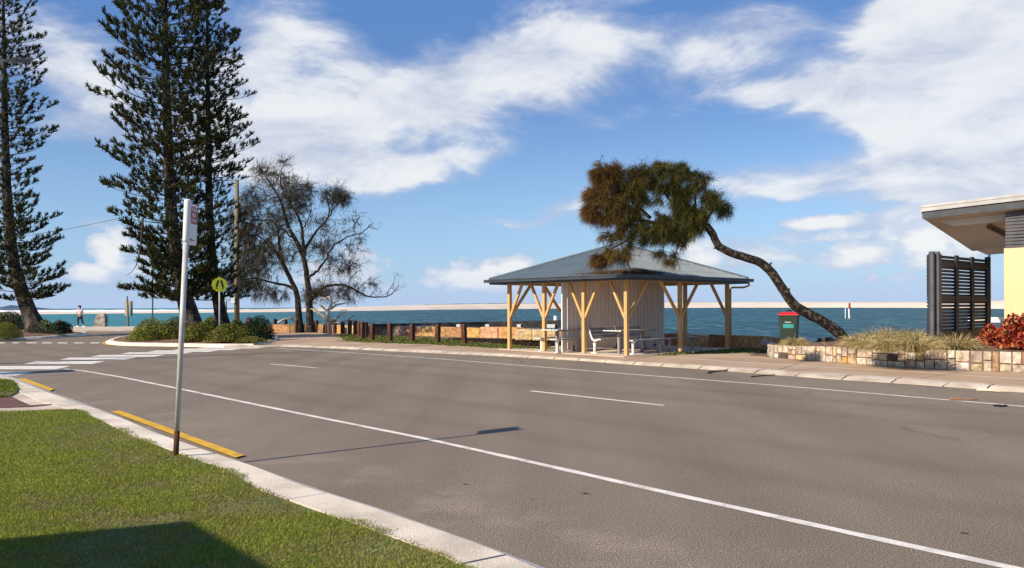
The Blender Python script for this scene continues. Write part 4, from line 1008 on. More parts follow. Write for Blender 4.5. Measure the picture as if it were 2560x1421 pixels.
while s < cum[-1] - .1:
    u = random.uniform(.27, .50); e = min(s + u, cum[-1]); r_ = random.random(); m_ = s + (e - s) * random.uniform(.35, .65); k1 = random.uniform(.36, .62); k2 = random.uniform(.38, .62)
    if r_ < .22: gstone(s, m_, 0, 1) ; gstone(m_, e, 0, k1); gstone(m_, e, k1, 1)
    elif r_ < .45: gstone(s, m_, 0, k1); gstone(s, m_, k1, 1); gstone(m_, e, 0, k2); gstone(m_, e, k2, 1)
    elif r_ < .62: gstone(s, e, 0, .33); gstone(s, m_, .33, .68); gstone(m_, e, .33, .68); gstone(s, e - (e - s) * .4, .68, 1); gstone(e - (e - s) * .4, e, .68, 1)
    elif r_ < .85: gstone(s, e, 0, k1); gstone(s, m_, k1, 1); gstone(m_, e, k1, 1)
    else: gstone(s, m_, 0, k1); gstone(m_, e, 0, k1); gstone(s, e, k1, 1)
    s = e
gwt = thing('garden_wall', 'low curved garden wall of cream and orange sandstone pieces beside the footpath', 'wall', gw[2]); GR = gw[2]
b.build('stones', sandstone, gwt, rel=GR, bevel=.006)
n = 60
for i in range(n + 1):
    p, n_, z = gat(cum[-1] * i / n); q = p - n_ * .3; pf = p + n_ * .018
    core.v += [(pf.x, pf.y, -.05), (pf.x, pf.y, z - .01), (q.x, q.y, z - .012), (q.x, q.y, -.05)]
for i in range(n):
    for k in range(3): core.f.append((4 * i + k, 4 * i + 4 + k, 4 * i + 5 + k, 4 * i + 1 + k)); core.mi.append(0)
core.f.append((0, 1, 2, 3)); core.mi.append(0)
core.build('mortar', mortar, gwt, rel=GR)

# ================================================================== WHEELIE BIN
bb = Vector((P(1973, 860, 23.2).x, 23.2, .32)); t = thing('wheelie_bin', 'dark green wheelie bin with a red lid and teal sticker behind the garden wall', 'bin', bb, R(-26))
def taper(b, w0, d0, z0, w1, d1, z1, dy0=0, dy1=0, mi=0):
    vs = [(sx * w0 / 2, dy0 + sy * d0 / 2, z0) for sx, sy in ((-1, -1), (1, -1), (1, 1), (-1, 1))] + [(sx * w1 / 2, dy1 + sy * d1 / 2, z1) for sx, sy in ((-1, -1), (1, -1), (1, 1), (-1, 1))]
    b.add(vs, [(3, 2, 1, 0), (4, 5, 6, 7), (0, 1, 5, 4), (1, 2, 6, 5), (2, 3, 7, 6), (3, 0, 4, 7)], mi)
b = MB(); taper(b, .44, .48, .05, .54, .64, .93); taper(b, .58, .68, .93, .59, .70, .985); b.build('body', bin_m, t, bevel=.02)
b = MB(); taper(b, .61, .72, .985, .58, .68, 1.03); taper(b, .58, .68, 1.03, .34, .40, 1.085); b.build('lid', bin_red, t, bevel=.015)
b = MB(); b.tube([(-.06, -.02, 1.08), (-.05, -.02, 1.125), (.05, -.02, 1.125), (.06, -.02, 1.08)], .03, 8); b.tube([(-.27, .38, .98), (.27, .38, .98)], .022, 8); b.build('handle', bin_black, t)
for sx in (-1, 1):
    b = MB(); b.tube([(sx * .22, .24, .09), (sx * .28, .24, .09)], .1, 16); b.build('wheel', bin_black, t)
b = MB(); sl_ = (.08) / .88
def fy(z): return -(.24 + (z - .05) * (.08 / .88)) - .004
st = MB(); st.add([(-.14, fy(.60), .60), (.16, fy(.60), .60), (.16, fy(.72), .72), (-.14, fy(.72), .72)], [(0, 1, 2, 3)]); sk_ = st.build('sticker', teal_m, t)
m4 = Matrix.Translation((0.0, fy(.775) - .002, .775)) @ Matrix.Rotation(R(90), 4, 'X'); text('lettering', 'Rubbish', .055, sign_w, t, m4)

# ================================================================== SLATTED GATE
gl, gr_ = Vector((10.60, 19.0, .62)), Vector((13.25, 21.2, .62)); dG = (gr_ - gl); GL = Vector((dG.x, dG.y, 0)).length
gt = thing('slatted_gate', 'tall charcoal slatted timber gate standing in the garden bed by the building', 'gate', gl, math.atan2(dG.y, dG.x))
def leaf(parent, x0, x1, y, Hh, flip=1):
    b = MB(); z = .13
    while z < Hh - .05: b.box(((x0 + x1) / 2, y, z + .03), (x1 - x0, .02, .070)); z += .0885
    b.build('slats', louvre_m, parent)
    for f in (0, .33, .66, 1):
        w = .10 if f in (0, 1) else .18
        q = MB(); q.box((x0 + (x1 - x0) * f, y - .045 * flip, Hh / 2 + .02), (w, .06, Hh)); q.build('stile', louvre_g if f == 0 and x0 < .2 else louvre_m, parent, bevel=.004)
    for z in (.22, 1.13, 2.02):
        q = MB(); q.box(((x0 + x1) / 2, y - .035 * flip, z), (x1 - x0, .045, .16)); q.build('rail', louvre_m, parent)
leaf(gt, .12, GL - .12, 0, 2.24)
for x, y, mt in ((-.0, -.03, louvre_g), (-.17, .03, louvre_g), (GL, -.03, louvre_m), (GL + .13, .03, louvre_m)):
    b = MB(); b.box((x, y, 1.1), (.09, .11, 2.42)); b.build('post', mt, gt, bevel=.005)
# the second, folded back leaf runs away from the viewer behind the first post
g2 = thing('slatted_gate', 'second charcoal slatted gate leaf folded back edge-on at the left of the gate', 'gate', Vector((10.36, 18.95, .62)), math.atan2(.87, .475))
b = MB(); z = .13
while z < 2.2: b.box((1.0, .0, z + .03), (2.0, .03, .062)); z += .0885
b.build('slats', louvre_m, g2)
for x in (0.02, 1.0, 1.98):
    b = MB(); b.box((x, -.04, 1.1), (.08, .05, 2.3)); b.build('stile', louvre_m, g2)
b = MB(); b.beam(P(2420, 800, 24.6), P(2535, 800, 23.9), .2, .16); o = b.build('low_white_wall', white_p, loc=P(2480, 800, 24.3), world=True); tag(o, 'low white painted rail wall glimpsed behind the slatted gate', 'wall')

# ================================================================== BUILDING AT THE RIGHT
A0 = Vector((11.0, 20.3, 3.9)); ea, eb = Vector((.762, -.648, 0)), Vector((.648, .762, 0))
def RP(a, b_, dz=0): return A0 + ea * a + eb * b_ + Vector((0, 0, .045 * a - .07 * b_ + dz))
bl = thing('building', 'cream rendered building with a flat skillion roof and charcoal louvres at the right edge', 'building', (12.5, 19.3, .5)); BR = Vector((12.5, 19.3, .5))
LR, DR = 9.0, 7.0
b = MB(); b.add([RP(0, 0), RP(LR, 0), RP(LR, DR), RP(0, DR)], [(0, 1, 2, 3)])
b.add([RP(0, 0, .02), RP(LR, 0, .02), RP(LR, DR, .02), RP(0, DR, .02)], [(3, 2, 1, 0)]); b.build('soffit', soffit_m, bl, rel=BR)
b = MB(); b.add([RP(-.03, -.03, .36), RP(LR, -.03, .36), RP(LR, DR + .03, .20), RP(-.03, DR + .03, .20)], [(0, 1, 2, 3)]); b.build('roof', fascia_w, bl, rel=BR)
b = MB(); b.beam(RP(-.02, -.015, .09), RP(LR, -.015, .09), .03, .19); b.beam(RP(-.015, 0, .09), RP(-.015, DR, .09), .03, .12); b.beam(RP(-.02, DR + .01, .09), RP(LR, DR + .01, .09), .03, .14); b.build('fascia', fascia_d, bl, rel=BR)
b = MB(); b.beam(RP(-.05, -.045, .27), RP(LR, -.045, .27), .05, .17); b.beam(RP(-.045, 0, .22), RP(-.045, DR, .16), .05, .10); b.beam(RP(-.06, -.05, .30), RP(LR, -.05, .30), .065, .025); b.build('flashing', fascia_w, bl, rel=BR)
def slab_beam(b_, a0, hgt, wid, dz0=0):
    q = MB(); lo0, lo1 = RP(a0 + .35, b_, -hgt), RP(LR, b_, -hgt); u0, u1 = RP(a0, b_, -.003), RP(LR, b_, -.003)
    o_ = eb * wid; q.add([u0, u1, lo1, lo0, u0 + o_, u1 + o_, lo1 + o_, lo0 + o_], [(0, 1, 2, 3), (7, 6, 5, 4), (0, 3, 7, 4), (3, 2, 6, 7)]); q.build('soffit_beam', M('soffit_beam_paint', [(.74, .66, .57)], 2, .8), bl, rel=BR)
slab_beam(.55, .25, .19, .22); slab_beam(DR - .5, .12, .22, .2)
def shit(px, py, dz):
    d = pix_dir(px, py); nn = ea.cross(eb); nrm_ = (RP(1, 0) - RP(0, 0)).cross(RP(0, 1) - RP(0, 0)); t_ = (RP(0, 0, dz) - Vector((0, 0, CAMH))).dot(nrm_) / d.dot(nrm_); return Vector((0, 0, CAMH)) + d * t_
b = MB(); b.tube([shit(2471, 568, -.09), shit(2530, 598, -.09)], .055, 12); b.build('tube_light', M('old_tube_light', [(.16, .11, .06), (.26, .19, .11)], 4, .6), bl, rel=BR)
Wc = Vector((12.5, 19.3, 0)); 
b = MB(); w4 = [Wc, Wc + ea * 8, Wc + ea * 8 + eb * 5, Wc + eb * 5]; b.prism(w4, .3, 3.03); b.build('wall', wall_y, bl, rel=BR)
b = MB(); w5 = [Wc + ea * .16 + eb * .1, Wc + ea * 8 + eb * .1, Wc + ea * 8 + eb * 5, Wc + ea * .16 + eb * 5]; b.prism(w5, 3.03, 3.5); b.build('upper_wall', louvre_m, bl, rel=BR)
b = MB(); z = 3.075
while z < 3.95:
    b.beam(Wc + ea * .03 + Vector((0, 0, z)) + eb * .03, Wc + ea * 8 + Vector((0, 0, z)) + eb * .03, .05, .062, (0, 0, 1)); z += .083
b.build('louvres', louvre_g, bl, rel=BR)
b = MB(); e0 = RP(.55, DR - .35, -.22); b.tube([e0, e0 + Vector((-.12, -.05, -.2)), e0 + Vector((-.1, -.05, -.5)), Vector((e0.x - .1, e0.y - .05, .7))], .032, 8); b.build('downpipe', white_p, bl, rel=BR, smooth=True)

# building behind the viewer on the left; its eave corner shades the lawn
ck = Vector((-5.72, 2.58, 3.0)); e1, e2 = Vector((-.93, -.37, 0)), Vector((.67, -.742, 0))
t = thing('corner_shop', 'flat roofed shop outside the frame whose eave shades the near lawn', 'building', (ck.x, ck.y, 0)); CR = Vector((ck.x, ck.y, 0))
b = MB(); rf = [ck, ck + e1 * 6, ck + e1 * 6 + e2 * 7, ck + e2 * 7]; b.prism(rf, 2.86, 3.0); b.build('roof', fascia_d, t, rel=CR)
b = MB(); wl_ = [ck + e1 * 1.0 + e2 * 1.0, ck + e1 * 5.6 + e2 * 1.0, ck + e1 * 5.6 + e2 * 6.5, ck + e1 * 1 + e2 * 6.5]; b.prism(wl_, 0, 2.86, top=False, bottom=False); b.build('wall', wall_y, t, rel=CR)

# ================================================================== CHANNEL MARKERS
for px, yt, yb, r_, lab in ((2124, 757, 797, .15, 'red-topped white channel marker pile standing in the water'), (2113.5, 768.5, 797, .08, 'plain thin white pile in the water left of the red-topped marker')):
    Y = 150; p = P(px, yb, Y); p.z = -1; pt = P(px, yt, Y); hh = pt.z + 1
    t = thing('channel_marker', lab, 'marker', p, 0, 'channel marker piles')
    b = MB(); b.tube([(0, 0, -1), (-.15 if r_ > .1 else 0, 0, hh * (.62 if r_ > .1 else 1))], r_, 8); b.build('pile', white_p, t)
    if r_ > .1: b = MB(); b.tube([(-.02, 0, hh * .60), (0, 0, hh * .9), (0, 0, hh)], [.2, .2, .1], 8); b.build('red_top', M('faded_red', [(.22, .02, .02), (.28, .04, .035)], 3, .7), t)

# ================================================================== PERSON
pj = G(200, 818.5, .09)
t = thing('person', 'person jogging by the water in cap, pale shirt and black leggings', 'person', pj)
def skin_mesh(name, nodes, edges, mat, parent, sub=2):
    me = bpy.data.meshes.new(name); me.from_pydata([n_[:3] for n_ in nodes], edges, [])
    o = bpy.data.objects.new('tmp', me); C.objects.link(o)
    md = o.modifiers.new('s', 'SKIN'); md.use_smooth_shade = True
    for v, n_ in zip(me.skin_vertices[0].data, nodes): v.radius = (n_[3], n_[4] if len(n_) > 4 else n_[3])
    me.skin_vertices[0].data[0].use_root = True
    s_ = o.modifiers.new('u', 'SUBSURF'); s_.levels = sub; s_.render_levels = sub
    bpy.context.view_layer.update()
    m2 = bpy.data.meshes.new_from_object(o.evaluated_get(bpy.context.evaluated_depsgraph_get())); bpy.data.objects.remove(o); m2.name = name
    return link(name, m2, mat, parent)
# faces left and away: +x is picture right; legs apart mid-stride
N_ = [(0, 0, .93, .15, .11), (0, 0, 1.12, .12, .10), (0, 0, 1.34, .155, .11), (0, .0, 1.47, .06), (-.01, 0, 1.52, .055), (-.02, .0, 1.60, .085, .095), (-.025, 0, 1.68, .07, .08),
      (-.09, 0, .86, .09), (-.17, .02, .50, .06), (-.15, .03, .12, .04), (-.22, .02, .05, .035),
      (.09, 0, .86, .09), (.17, 0, .50, .062), (.30, .02, .16, .042), (.29, .0, .06, .035),
      (-.17, 0, 1.38, .05), (-.23, -.02, 1.15, .04), (-.17, -.13, 1.02, .032), (-.15, -.17, 1.00, .03),
      (.17, 0, 1.38, .05), (.24, .02, 1.14, .04), (.15, -.10, 1.04, .032), (.12, -.14, 1.03, .03)]
E_ = [(0, 1), (1, 2), (2, 3), (3, 4), (4, 5), (5, 6), (0, 7), (7, 8), (8, 9), (9, 10), (0, 11), (11, 12), (12, 13), (13, 14), (2, 15), (15, 16), (16, 17), (17, 18), (2, 19), (19, 20), (20, 21), (21, 22)]
skin_mesh('body', N_, E_, skin_m, t)
skin_mesh('shirt', [(0, 0, .98, .17, .125), (0, 0, 1.12, .15, .12), (0, 0, 1.34, .18, .125), (0, 0, 1.44, .09, .08), (-.18, 0, 1.38, .068), (-.22, -.01, 1.24, .06), (.18, 0, 1.38, .068), (.225, .01, 1.24, .06)], [(0, 1), (1, 2), (2, 3), (2, 4), (4, 5), (2, 6), (6, 7)], cloth_w, t)
skin_mesh('leggings', [(0, 0, .95, .165, .13), (-.09, 0, .84, .105), (-.17, .02, .50, .075), (-.15, .03, .16, .05), (.09, 0, .84, .105), (.17, 0, .50, .075), (.30, .02, .20, .05)], [(0, 1), (1, 2), (2, 3), (0, 4), (4, 5), (5, 6)], cloth_b, t)
for x in (-.21, .31):
    b = MB(); b.box((x, .0, .045), (.26, .10, .09)); b.build('shoe', sign_w, t, bevel=.03)
b = MB(); b.lathe((-.02, 0, 1.64), [(.108, 0), (.112, .04), (.085, .10), (.03, .125)], 14); b.box((-.13, 0, 1.655), (.12, .14, .016)); b.build('cap', navy, t, smooth=True)
b = MB(); b.lathe((.0, .015, 1.56), [(.05, -.04), (.085, .02), (.09, .08)], 10); b.build('hair', bark, t, smooth=True)

# ================================================================== VEGETATION
def np3(l): return np.array([tuple(v) for v in l], dtype=float)
def shrub(name, label, cx, yt, yb, hw, palette, z=.2, lsz=.085, n=5200, group='shrubs in the planted beds', upright=0.0, depth=1.0, seed=0, lump=.3, stems=True):
    base = G(cx, yb, z); Y = base.y + hw / F * base.y * .7 * depth; base = Vector((P(cx, yb, Y).x, Y, z))
    rx = hw / F * Y; H = CAMH - (yt - (H0 + SL * (cx - 1280))) / F * Y - z; ry = rx * depth
    r = np.random.default_rng(seed + 100); t = thing(name, label, 'shrub', base, 0, group)
    u = nrm(r.normal(size=(n, 3))); u[:, 2] = np.abs(u[:, 2]) * .98 - .12
    ph = r.normal(size=(10, 3)); ph = nrm(ph); k = np.zeros(n)
    for j in range(10): k += np.maximum(0, (u @ ph[j]) - .70) * 3.2 * r.uniform(.4, 1)
    rad = (1 - lump * .6 + lump * k) * (r.random(n) ** .32)
    pos = u * rad[:, None] * np.array([rx, ry, H * 1.06]) + np.array([0, 0, .06]); pos[:, 2] = np.maximum(pos[:, 2], .02)
    nor = u * .8 + r.normal(size=(n, 3)) * .7 + np.array([0, 0, .5 - upright])
    V, Q, K = leaves(pos, nor, r.uniform(.7, 1.3, n) * lsz, r.uniform(.35, .55, n) * lsz)
    cl = np.floor(pos * 6).astype(int); hsh = np.abs(np.sin(cl @ np.array([12.9, 78.2, 37.7])) * 43758.5) % 1
    col = pick(palette, n, .25) * (.75 + .5 * hsh)[:, None]
    np_mesh('foliage', V, Q, leafm, col[K], t)
    if stems:
        b = MB()
        for j in range(9):
            d = u[j] * np.array([rx, ry, H]) * .75; b.tube([(0, 0, -.05), tuple(d * np.array([.5, .5, .45])), tuple(d)], [.02, .014, .006], 5)
        b.build('stems', twig_m, t)
    return t
GRN = [(.15, .175, .020), (.19, .205, .026), (.09, .12, .018), (.24, .23, .045)]
DK = [(.018, .034, .012), (.03, .05, .018), (.022, .04, .015)]
OLV = [(.12, .125, .022), (.16, .145, .032), (.08, .09, .02), (.18, .12, .055)]
SIL = [(.13, .15, .08), (.09, .12, .05), (.18, .19, .12)]
LIM = [(.16, .17, .025), (.12, .15, .02), (.19, .19, .04)]
shrub('shrub', 'bright green rounded shrub at the left end of the island bed', 374, 789, 851, 54, GRN, seed=1)
shrub('shrub', 'taller mid green shrub left of the thick pine trunk', 436, 784, 850, 44, GRN + OLV, seed=2)
shrub('shrub', 'olive green shrub in front of the thick pine trunk', 490, 802, 853, 42, OLV + GRN, seed=3)
shrub('shrub', 'green shrub between the two leaning pine trunks', 522, 787, 842, 28, GRN, z=.3, seed=4)
shrub('shrub', 'olive shrub around the foot of the yellow crossing sign', 562, 802, 855, 46, OLV + GRN, seed=5)
shrub('shrub', 'small green shrub between the crossing sign and the dark bush', 605, 808, 854, 32, GRN + OLV, seed=6)
shrub('shrub', 'large dark green rounded bush at the right end of the island bed', 644, 787, 849, 43, DK, z=.15, n=6500, seed=7, lump=.15)
shrub('shrub', 'dark shrub behind, under the second pine trunk and power pole', 590, 795, 840, 28, DK + OLV, z=.3, seed=8)
shrub('flowering_shrub', 'small shrub with orange-red tips behind the dark green bush', 623, 786, 838, 20, [(.28, .08, .03), (.20, .07, .03), (.06, .06, .02)], z=.3, n=1800, seed=9)
shrub('ground_cover', 'low yellow-green ground cover in front of the dark bush', 628, 841, 859, 48, OLV + LIM, z=.14, lsz=.06, n=2600, seed=10, depth=.5, stems=False)
shrub('shrub', 'tall upright light-leaved shrub at the left edge behind the lime ball', 18, 768, 826, 46, SIL + OLV, z=.25, lsz=.14, n=3800, seed=11, upright=.6)
shrub('shrub', 'low round lime green clipped bush at the left edge', 15, 804, 846, 39, LIM, z=.15, lsz=.05, n=9000, seed=12, lump=.05)
shrub('shrub', 'silvery green spiky shrub right of the left pine trunk', 112, 793, 832, 26, SIL, z=.25, lsz=.14, n=2400, seed=13, upright=.8)
shrub('shrub', 'dark leafy shrub at the right tip of the left bed', 150, 797, 833, 25, DK + SIL[:1], z=.25, lsz=.12, n=2600, seed=14)
RED = [(.30, .03, .02), (.42, .06, .025), (.18, .015, .018), (.55, .14, .04), (.10, .01, .012), (.50, .27, .12), (.22, .07, .03)]
shrub('red_shrub', 'small red and orange leaved shrub in front of the slatted gate', 2476, 792, 862, 32, RED, z=.6, lsz=.10, n=1500, group='red shrubs by the building', seed=15, upright=.5, lump=.5)
shrub('red_shrub', 'large red and orange leaved shrub against the cream building', 2552, 738, 872, 68, RED, z=.58, lsz=.125, n=1600, group='red shrubs by the building', seed=16, upright=.5, lump=.62)
# tussock grasses
def tussock(i, px, yb, hw, yt, label, n=950, z=.5):
    base = G(px, yb, z); Y = base.y; H = CAMH - (yt - (H0 + SL * (px - 1280))) / F * Y - z; W_ = hw / F * Y
    r = np.random.default_rng(300 + i); a = r.uniform(0, 6.283, n); rr = np.sqrt(r.random(n)) * W_ * .42
    bp_ = np.stack([np.cos(a) * rr, np.sin(a) * rr, np.zeros(n) + r.uniform(-.02, .05, n)], 1); ou = r.uniform(.2, 1.3, n)
    a2 = a + r.normal(0, .5, n); d = np.stack([np.cos(a2) * ou, np.sin(a2) * ou, np.ones(n)], 1)
    L = r.uniform(.8, 1.25, n) * math.hypot(H, W_) * 1.22
    V, Q, K = blades(bp_, d, L, .015, r.uniform(.45, .95, n), 5)
    V[:, 2] = np.maximum(V[:, 2], .01)
    col = pick([(.52, .42, .20), (.36, .33, .14), (.66, .55, .30), (.20, .18, .08), (.46, .31, .15)], n, .3)
    t = thing('tussock_grass', label, 'grass clump', base, 0, 'tussock grasses in the garden bed'); np_mesh('leaves', V, Q, grass_m, col[K], t)
TUS = [(2150, 869, 42, 832, 'arching tussock grass at the foot of the leaning tree'), (2190, 864, 46, 818, 'tussock grass behind, second right of the leaning tree'), (2236, 862, 50, 812, 'tallest tussock grass at the back middle of the large clump'),
       (2290, 864, 46, 813, 'tussock grass at the back right of the large clump, left of the gate'), (2178, 876, 38, 840, 'low tussock grass at the front left of the large clump'), (2222, 880, 42, 838, 'front middle tussock grass spilling over the stone wall'),
       (2288, 882, 54, 830, 'broad front right tussock grass beside the gate post'), (2388, 876, 54, 833, 'single rounded tussock grass in front of the slatted gate'), (1986, 866, 30, 848, 'small grass tuft at the foot of the wheelie bin')]
for i, a in enumerate(TUS): tussock(i, *a)

# ---- Norfolk pines
def norfolk(label, trunk, Y, prof, top_y, seed, sparse=1.0, wh=.5, fat=1.0, rbase=.5, foot=.2, clump_from=.35, low_y=745, extra=()):
    r = random.Random(seed); base = P(trunk[0][0], trunk[0][1], Y); base.z = foot
    t = thing('norfolk_pine', label, 'tree', base, 0, 'norfolk pines'); BR_ = Vector(base)
    pts = [base - Vector((0, 0, .3))] + [P(x, y, Y) for x, y in trunk[1:]]
    topz = P(trunk[-1][0], top_y, Y).z; last = pts[-1]
    if topz > last.z: pts.append(Vector((last.x, Y, topz)))
    tot = topz - foot
    sp = []
    for p, q in zip(pts[:-1], pts[1:]):
        n_ = max(1, int((q - p).length / .5)); sp += [p.lerp(q, i / n_) for i in range(n_)]
    sp.append(pts[-1])
    sp = [sum([sp[min(max(i + j, 0), len(sp) - 1)] for j in (-2, -1, 0, 1, 2)], Vector()) / 5 if 0 < i < len(sp) - 1 else p for i, p in enumerate(sp)]
    rad = [rbase * (.72 + .28 * math.exp(-(p.z - foot) / 1.2)) * (1 - (p.z - foot) / tot) ** 1.05 * (1 + .5 * math.exp(-(p.z - foot + .3) / .55)) + .02 for p in sp]
    b = MB(); b.tube(sp, rad, 14, jit=.05); b.build('trunk', bark_g, t, rel=BR_, smooth=True)
    def tr(z):
        for p, q in zip(sp[:-1], sp[1:]):
            if p.z <= z <= q.z: return p.lerp(q, (z - p.z) / max(q.z - p.z, 1e-6))
        return sp[-1]
    def R_of(z):
        yy = H0 - (z - CAMH) / Y * F
        for (y0, r0), (y1, r1) in zip(prof[:-1], prof[1:]):
            if y1 <= yy <= y0: return r0 + (r1 - r0) * (y0 - yy) / (y0 - y1)
        return prof[0][1] if yy > prof[0][0] else prof[-1][1]
    wood = MB(); NB, ND, NLn = [], [], []; z = P(0, low_y, Y).z
    def rope(pts_, rr_, dens):
        for p, q in zip(pts_[:-1], pts_[1:]):
            L = (q - p).length; k = max(2, int(L * dens)); d = (q - p) / max(L, 1e-6)
            for _ in range(k):
                c = p.lerp(q, r.random()); s_ = Vector((r.gauss(0, 1), r.gauss(0, 1), r.gauss(.25, 1))).normalized()
                NB.append(tuple(c)); ND.append(tuple(d * .75 + s_ * .8)); NLn.append(rr_ * r.uniform(.75, 1.2))
    def branch(c, a, Rr, el0, up, clump_from):
        thick = (H0 - (c.z - CAMH) / Y * F) > 560 and fat > .9
        n_ = 7; pp = [c]; d0 = Vector((math.cos(a), math.sin(a), 0)); wob = r.uniform(-.15, .15)
        for i in range(1, n_ + 1):
            f = i / n_; e_ = el0 + up * f * f; step = Rr / n_; aa = a + wob * f
            pp.append(pp[-1] + Vector((math.cos(aa) * math.cos(e_), math.sin(aa) * math.cos(e_), math.sin(e_))) * step)
        wood.tube(pp, [max(.012, .045 * (1 - i / n_) * min(1, Rr / 3)) for i in range(n_ + 1)], 4, caps=False)
        rope([pp[-2], pp[-1], pp[-1] + (pp[-1] - pp[-2]).normalized() * .2], .17 * fat, 95)
        s_ = Rr * min(clump_from, r.uniform(.08, .4)); k = 0; gap = (.22 if thick else .27) / sparse
        while s_ < Rr * .99:
            f = s_ / Rr; i = min(int(f * n_), n_ - 1); q = pp[i].lerp(pp[i + 1], f * n_ - i); d = (pp[i + 1] - pp[i]).normalized()
            side = d.cross(Vector((0, 0, 1))).normalized() * (1 if k % 2 else -1); L = min(1.0, (.36 + .17 * Rr) * (1.05 - .7 * f)) * r.uniform(.7, 1.15)
            sd = (d * .8 + side * r.uniform(.55, .95) + Vector((0, 0, r.uniform(.05, .5)))).normalized(); m_ = q + sd * L * .6; e_ = q + sd * L + Vector((0, 0, L * .22))
            wood.tube([q, m_, e_], [.012, .009, .006], 3, caps=False)
            st_ = q.lerp(m_, .15 if f > .45 else .6); rope([st_, m_, e_] if thick else [m_.lerp(e_, .25), e_], .165 * fat, 90 if thick else 130)
            s_ += gap * r.uniform(.7, 1.3); k += 1
    while z < topz - .4:
        R0 = R_of(z); f = (z - foot) / tot; n_ = r.choice((5, 6, 7)); ph = r.uniform(0, 6.28)
        for j in range(n_):
            if r.random() > sparse * 1.05: continue
            a = ph + j * 6.283 / n_ + r.uniform(-.3, .3); Rr = R0 * r.choice((.55, .7, .82, .92, 1.0, 1.08)) * (1 + .08 * math.cos(a))
            el0 = R(-6 + 20 * f + r.uniform(-6, 6)); branch(tr(z + r.uniform(-.12, .12)), a, max(.5, Rr), el0, R(r.uniform(28, 46) - 8 * f), clump_from)
        z += wh * r.uniform(.85, 1.15)
    for (px, py, ex, ey, dy) in extra:
        c = tr(P(px, py, Y).z); e_ = P(ex, ey, Y + dy); v = e_ - c; a = math.atan2(v.y, v.x); branch(c, a, v.length, math.atan2(v.z, math.hypot(v.x, v.y)) - R(7), R(18), .3)
    wood.build('branches', twig_m, t, rel=BR_)
    nb_, nd_ = np.array(NB) - np.array(tuple(BR_)), np.array(ND); L = np.array(NLn)
    V, Q, K = blades(nb_, nd_, L, .045 * fat, -.25, 1, taper=.45)
    cl = np.floor(nb_ * 2.2).astype(int); h = np.abs(np.sin(cl @ np.array([12.9, 78.2, 37.7])) * 43758.5) % 1
    col = pick([(.040, .055, .018), (.055, .070, .022), (.070, .074, .028), (.042, .048, .02), (.080, .064, .032)], len(L), .3) * (.7 + .6 * h)[:, None]
    np_mesh('crown', V, Q, needle_m, col[K], t)
norfolk('thick tall norfolk pine in the island bed, left of the pair', [(488, 815), (474, 775), (462, 745), (446, 690), (434, 600), (424, 480), (418, 300), (413, 100), (411, 0)], 37,
        [(745, 2.4), (700, 2.3), (640, 2.1), (580, 2.2), (520, 2.1), (470, 2.4), (430, 2.9), (380, 3.0), (330, 3.3), (240, 3.4), (150, 3.2), (60, 2.9), (0, 2.6), (-400, .4)], -330, 5, wh=.44, fat=1.12, rbase=.50,
        extra=((450, 725, 306, 722, -.6), (455, 740, 352, 742, .5), (440, 640, 312, 628, .3), (436, 600, 316, 590, -.4), (434, 560, 268, 530, .2), (430, 500, 255, 460, .6), (428, 430, 250, 370, -.4), (424, 280, 226, 226, 0), (424, 470, 262, 460, .9)))
norfolk('slimmer norfolk pine right of the thick one, behind the crossing sign', [(562, 815), (553, 775), (543, 745), (533, 690), (526, 600), (522, 480), (520, 300), (518, 100), (517, 0)], 39,
        [(745, 1.4), (700, 1.5), (640, 1.55), (560, 1.65), (480, 1.9), (400, 2.15), (300, 2.1), (200, 1.8), (100, 1.55), (0, .95), (-90, .4)], -80, 6, sparse=.92, wh=.40, fat=.80, rbase=.38, clump_from=.3,
        extra=((540, 735, 612, 742, -.5), (530, 400, 640, 358, 0)))
norfolk('norfolk pine at the left edge with a thick leaning grey trunk', [(100, 828), (78, 790), (62, 755), (47, 715), (32, 660), (22, 560), (15, 440), (11, 240), (8, 0)], 43,
        [(745, 1.9), (720, 2.4), (640, 2.1), (590, 2.6), (550, 2.3), (490, 1.5), (440, 1.7), (360, 2.1), (300, 2.3), (240, 2.4), (150, 2.0), (60, 1.7), (0, 1.25), (-160, .4)], -140, 7, sparse=.95, wh=.46, fat=.95, rbase=.5,
        extra=((40, 735, 162, 718, -.3), (40, 745, 128, 742, .5)))

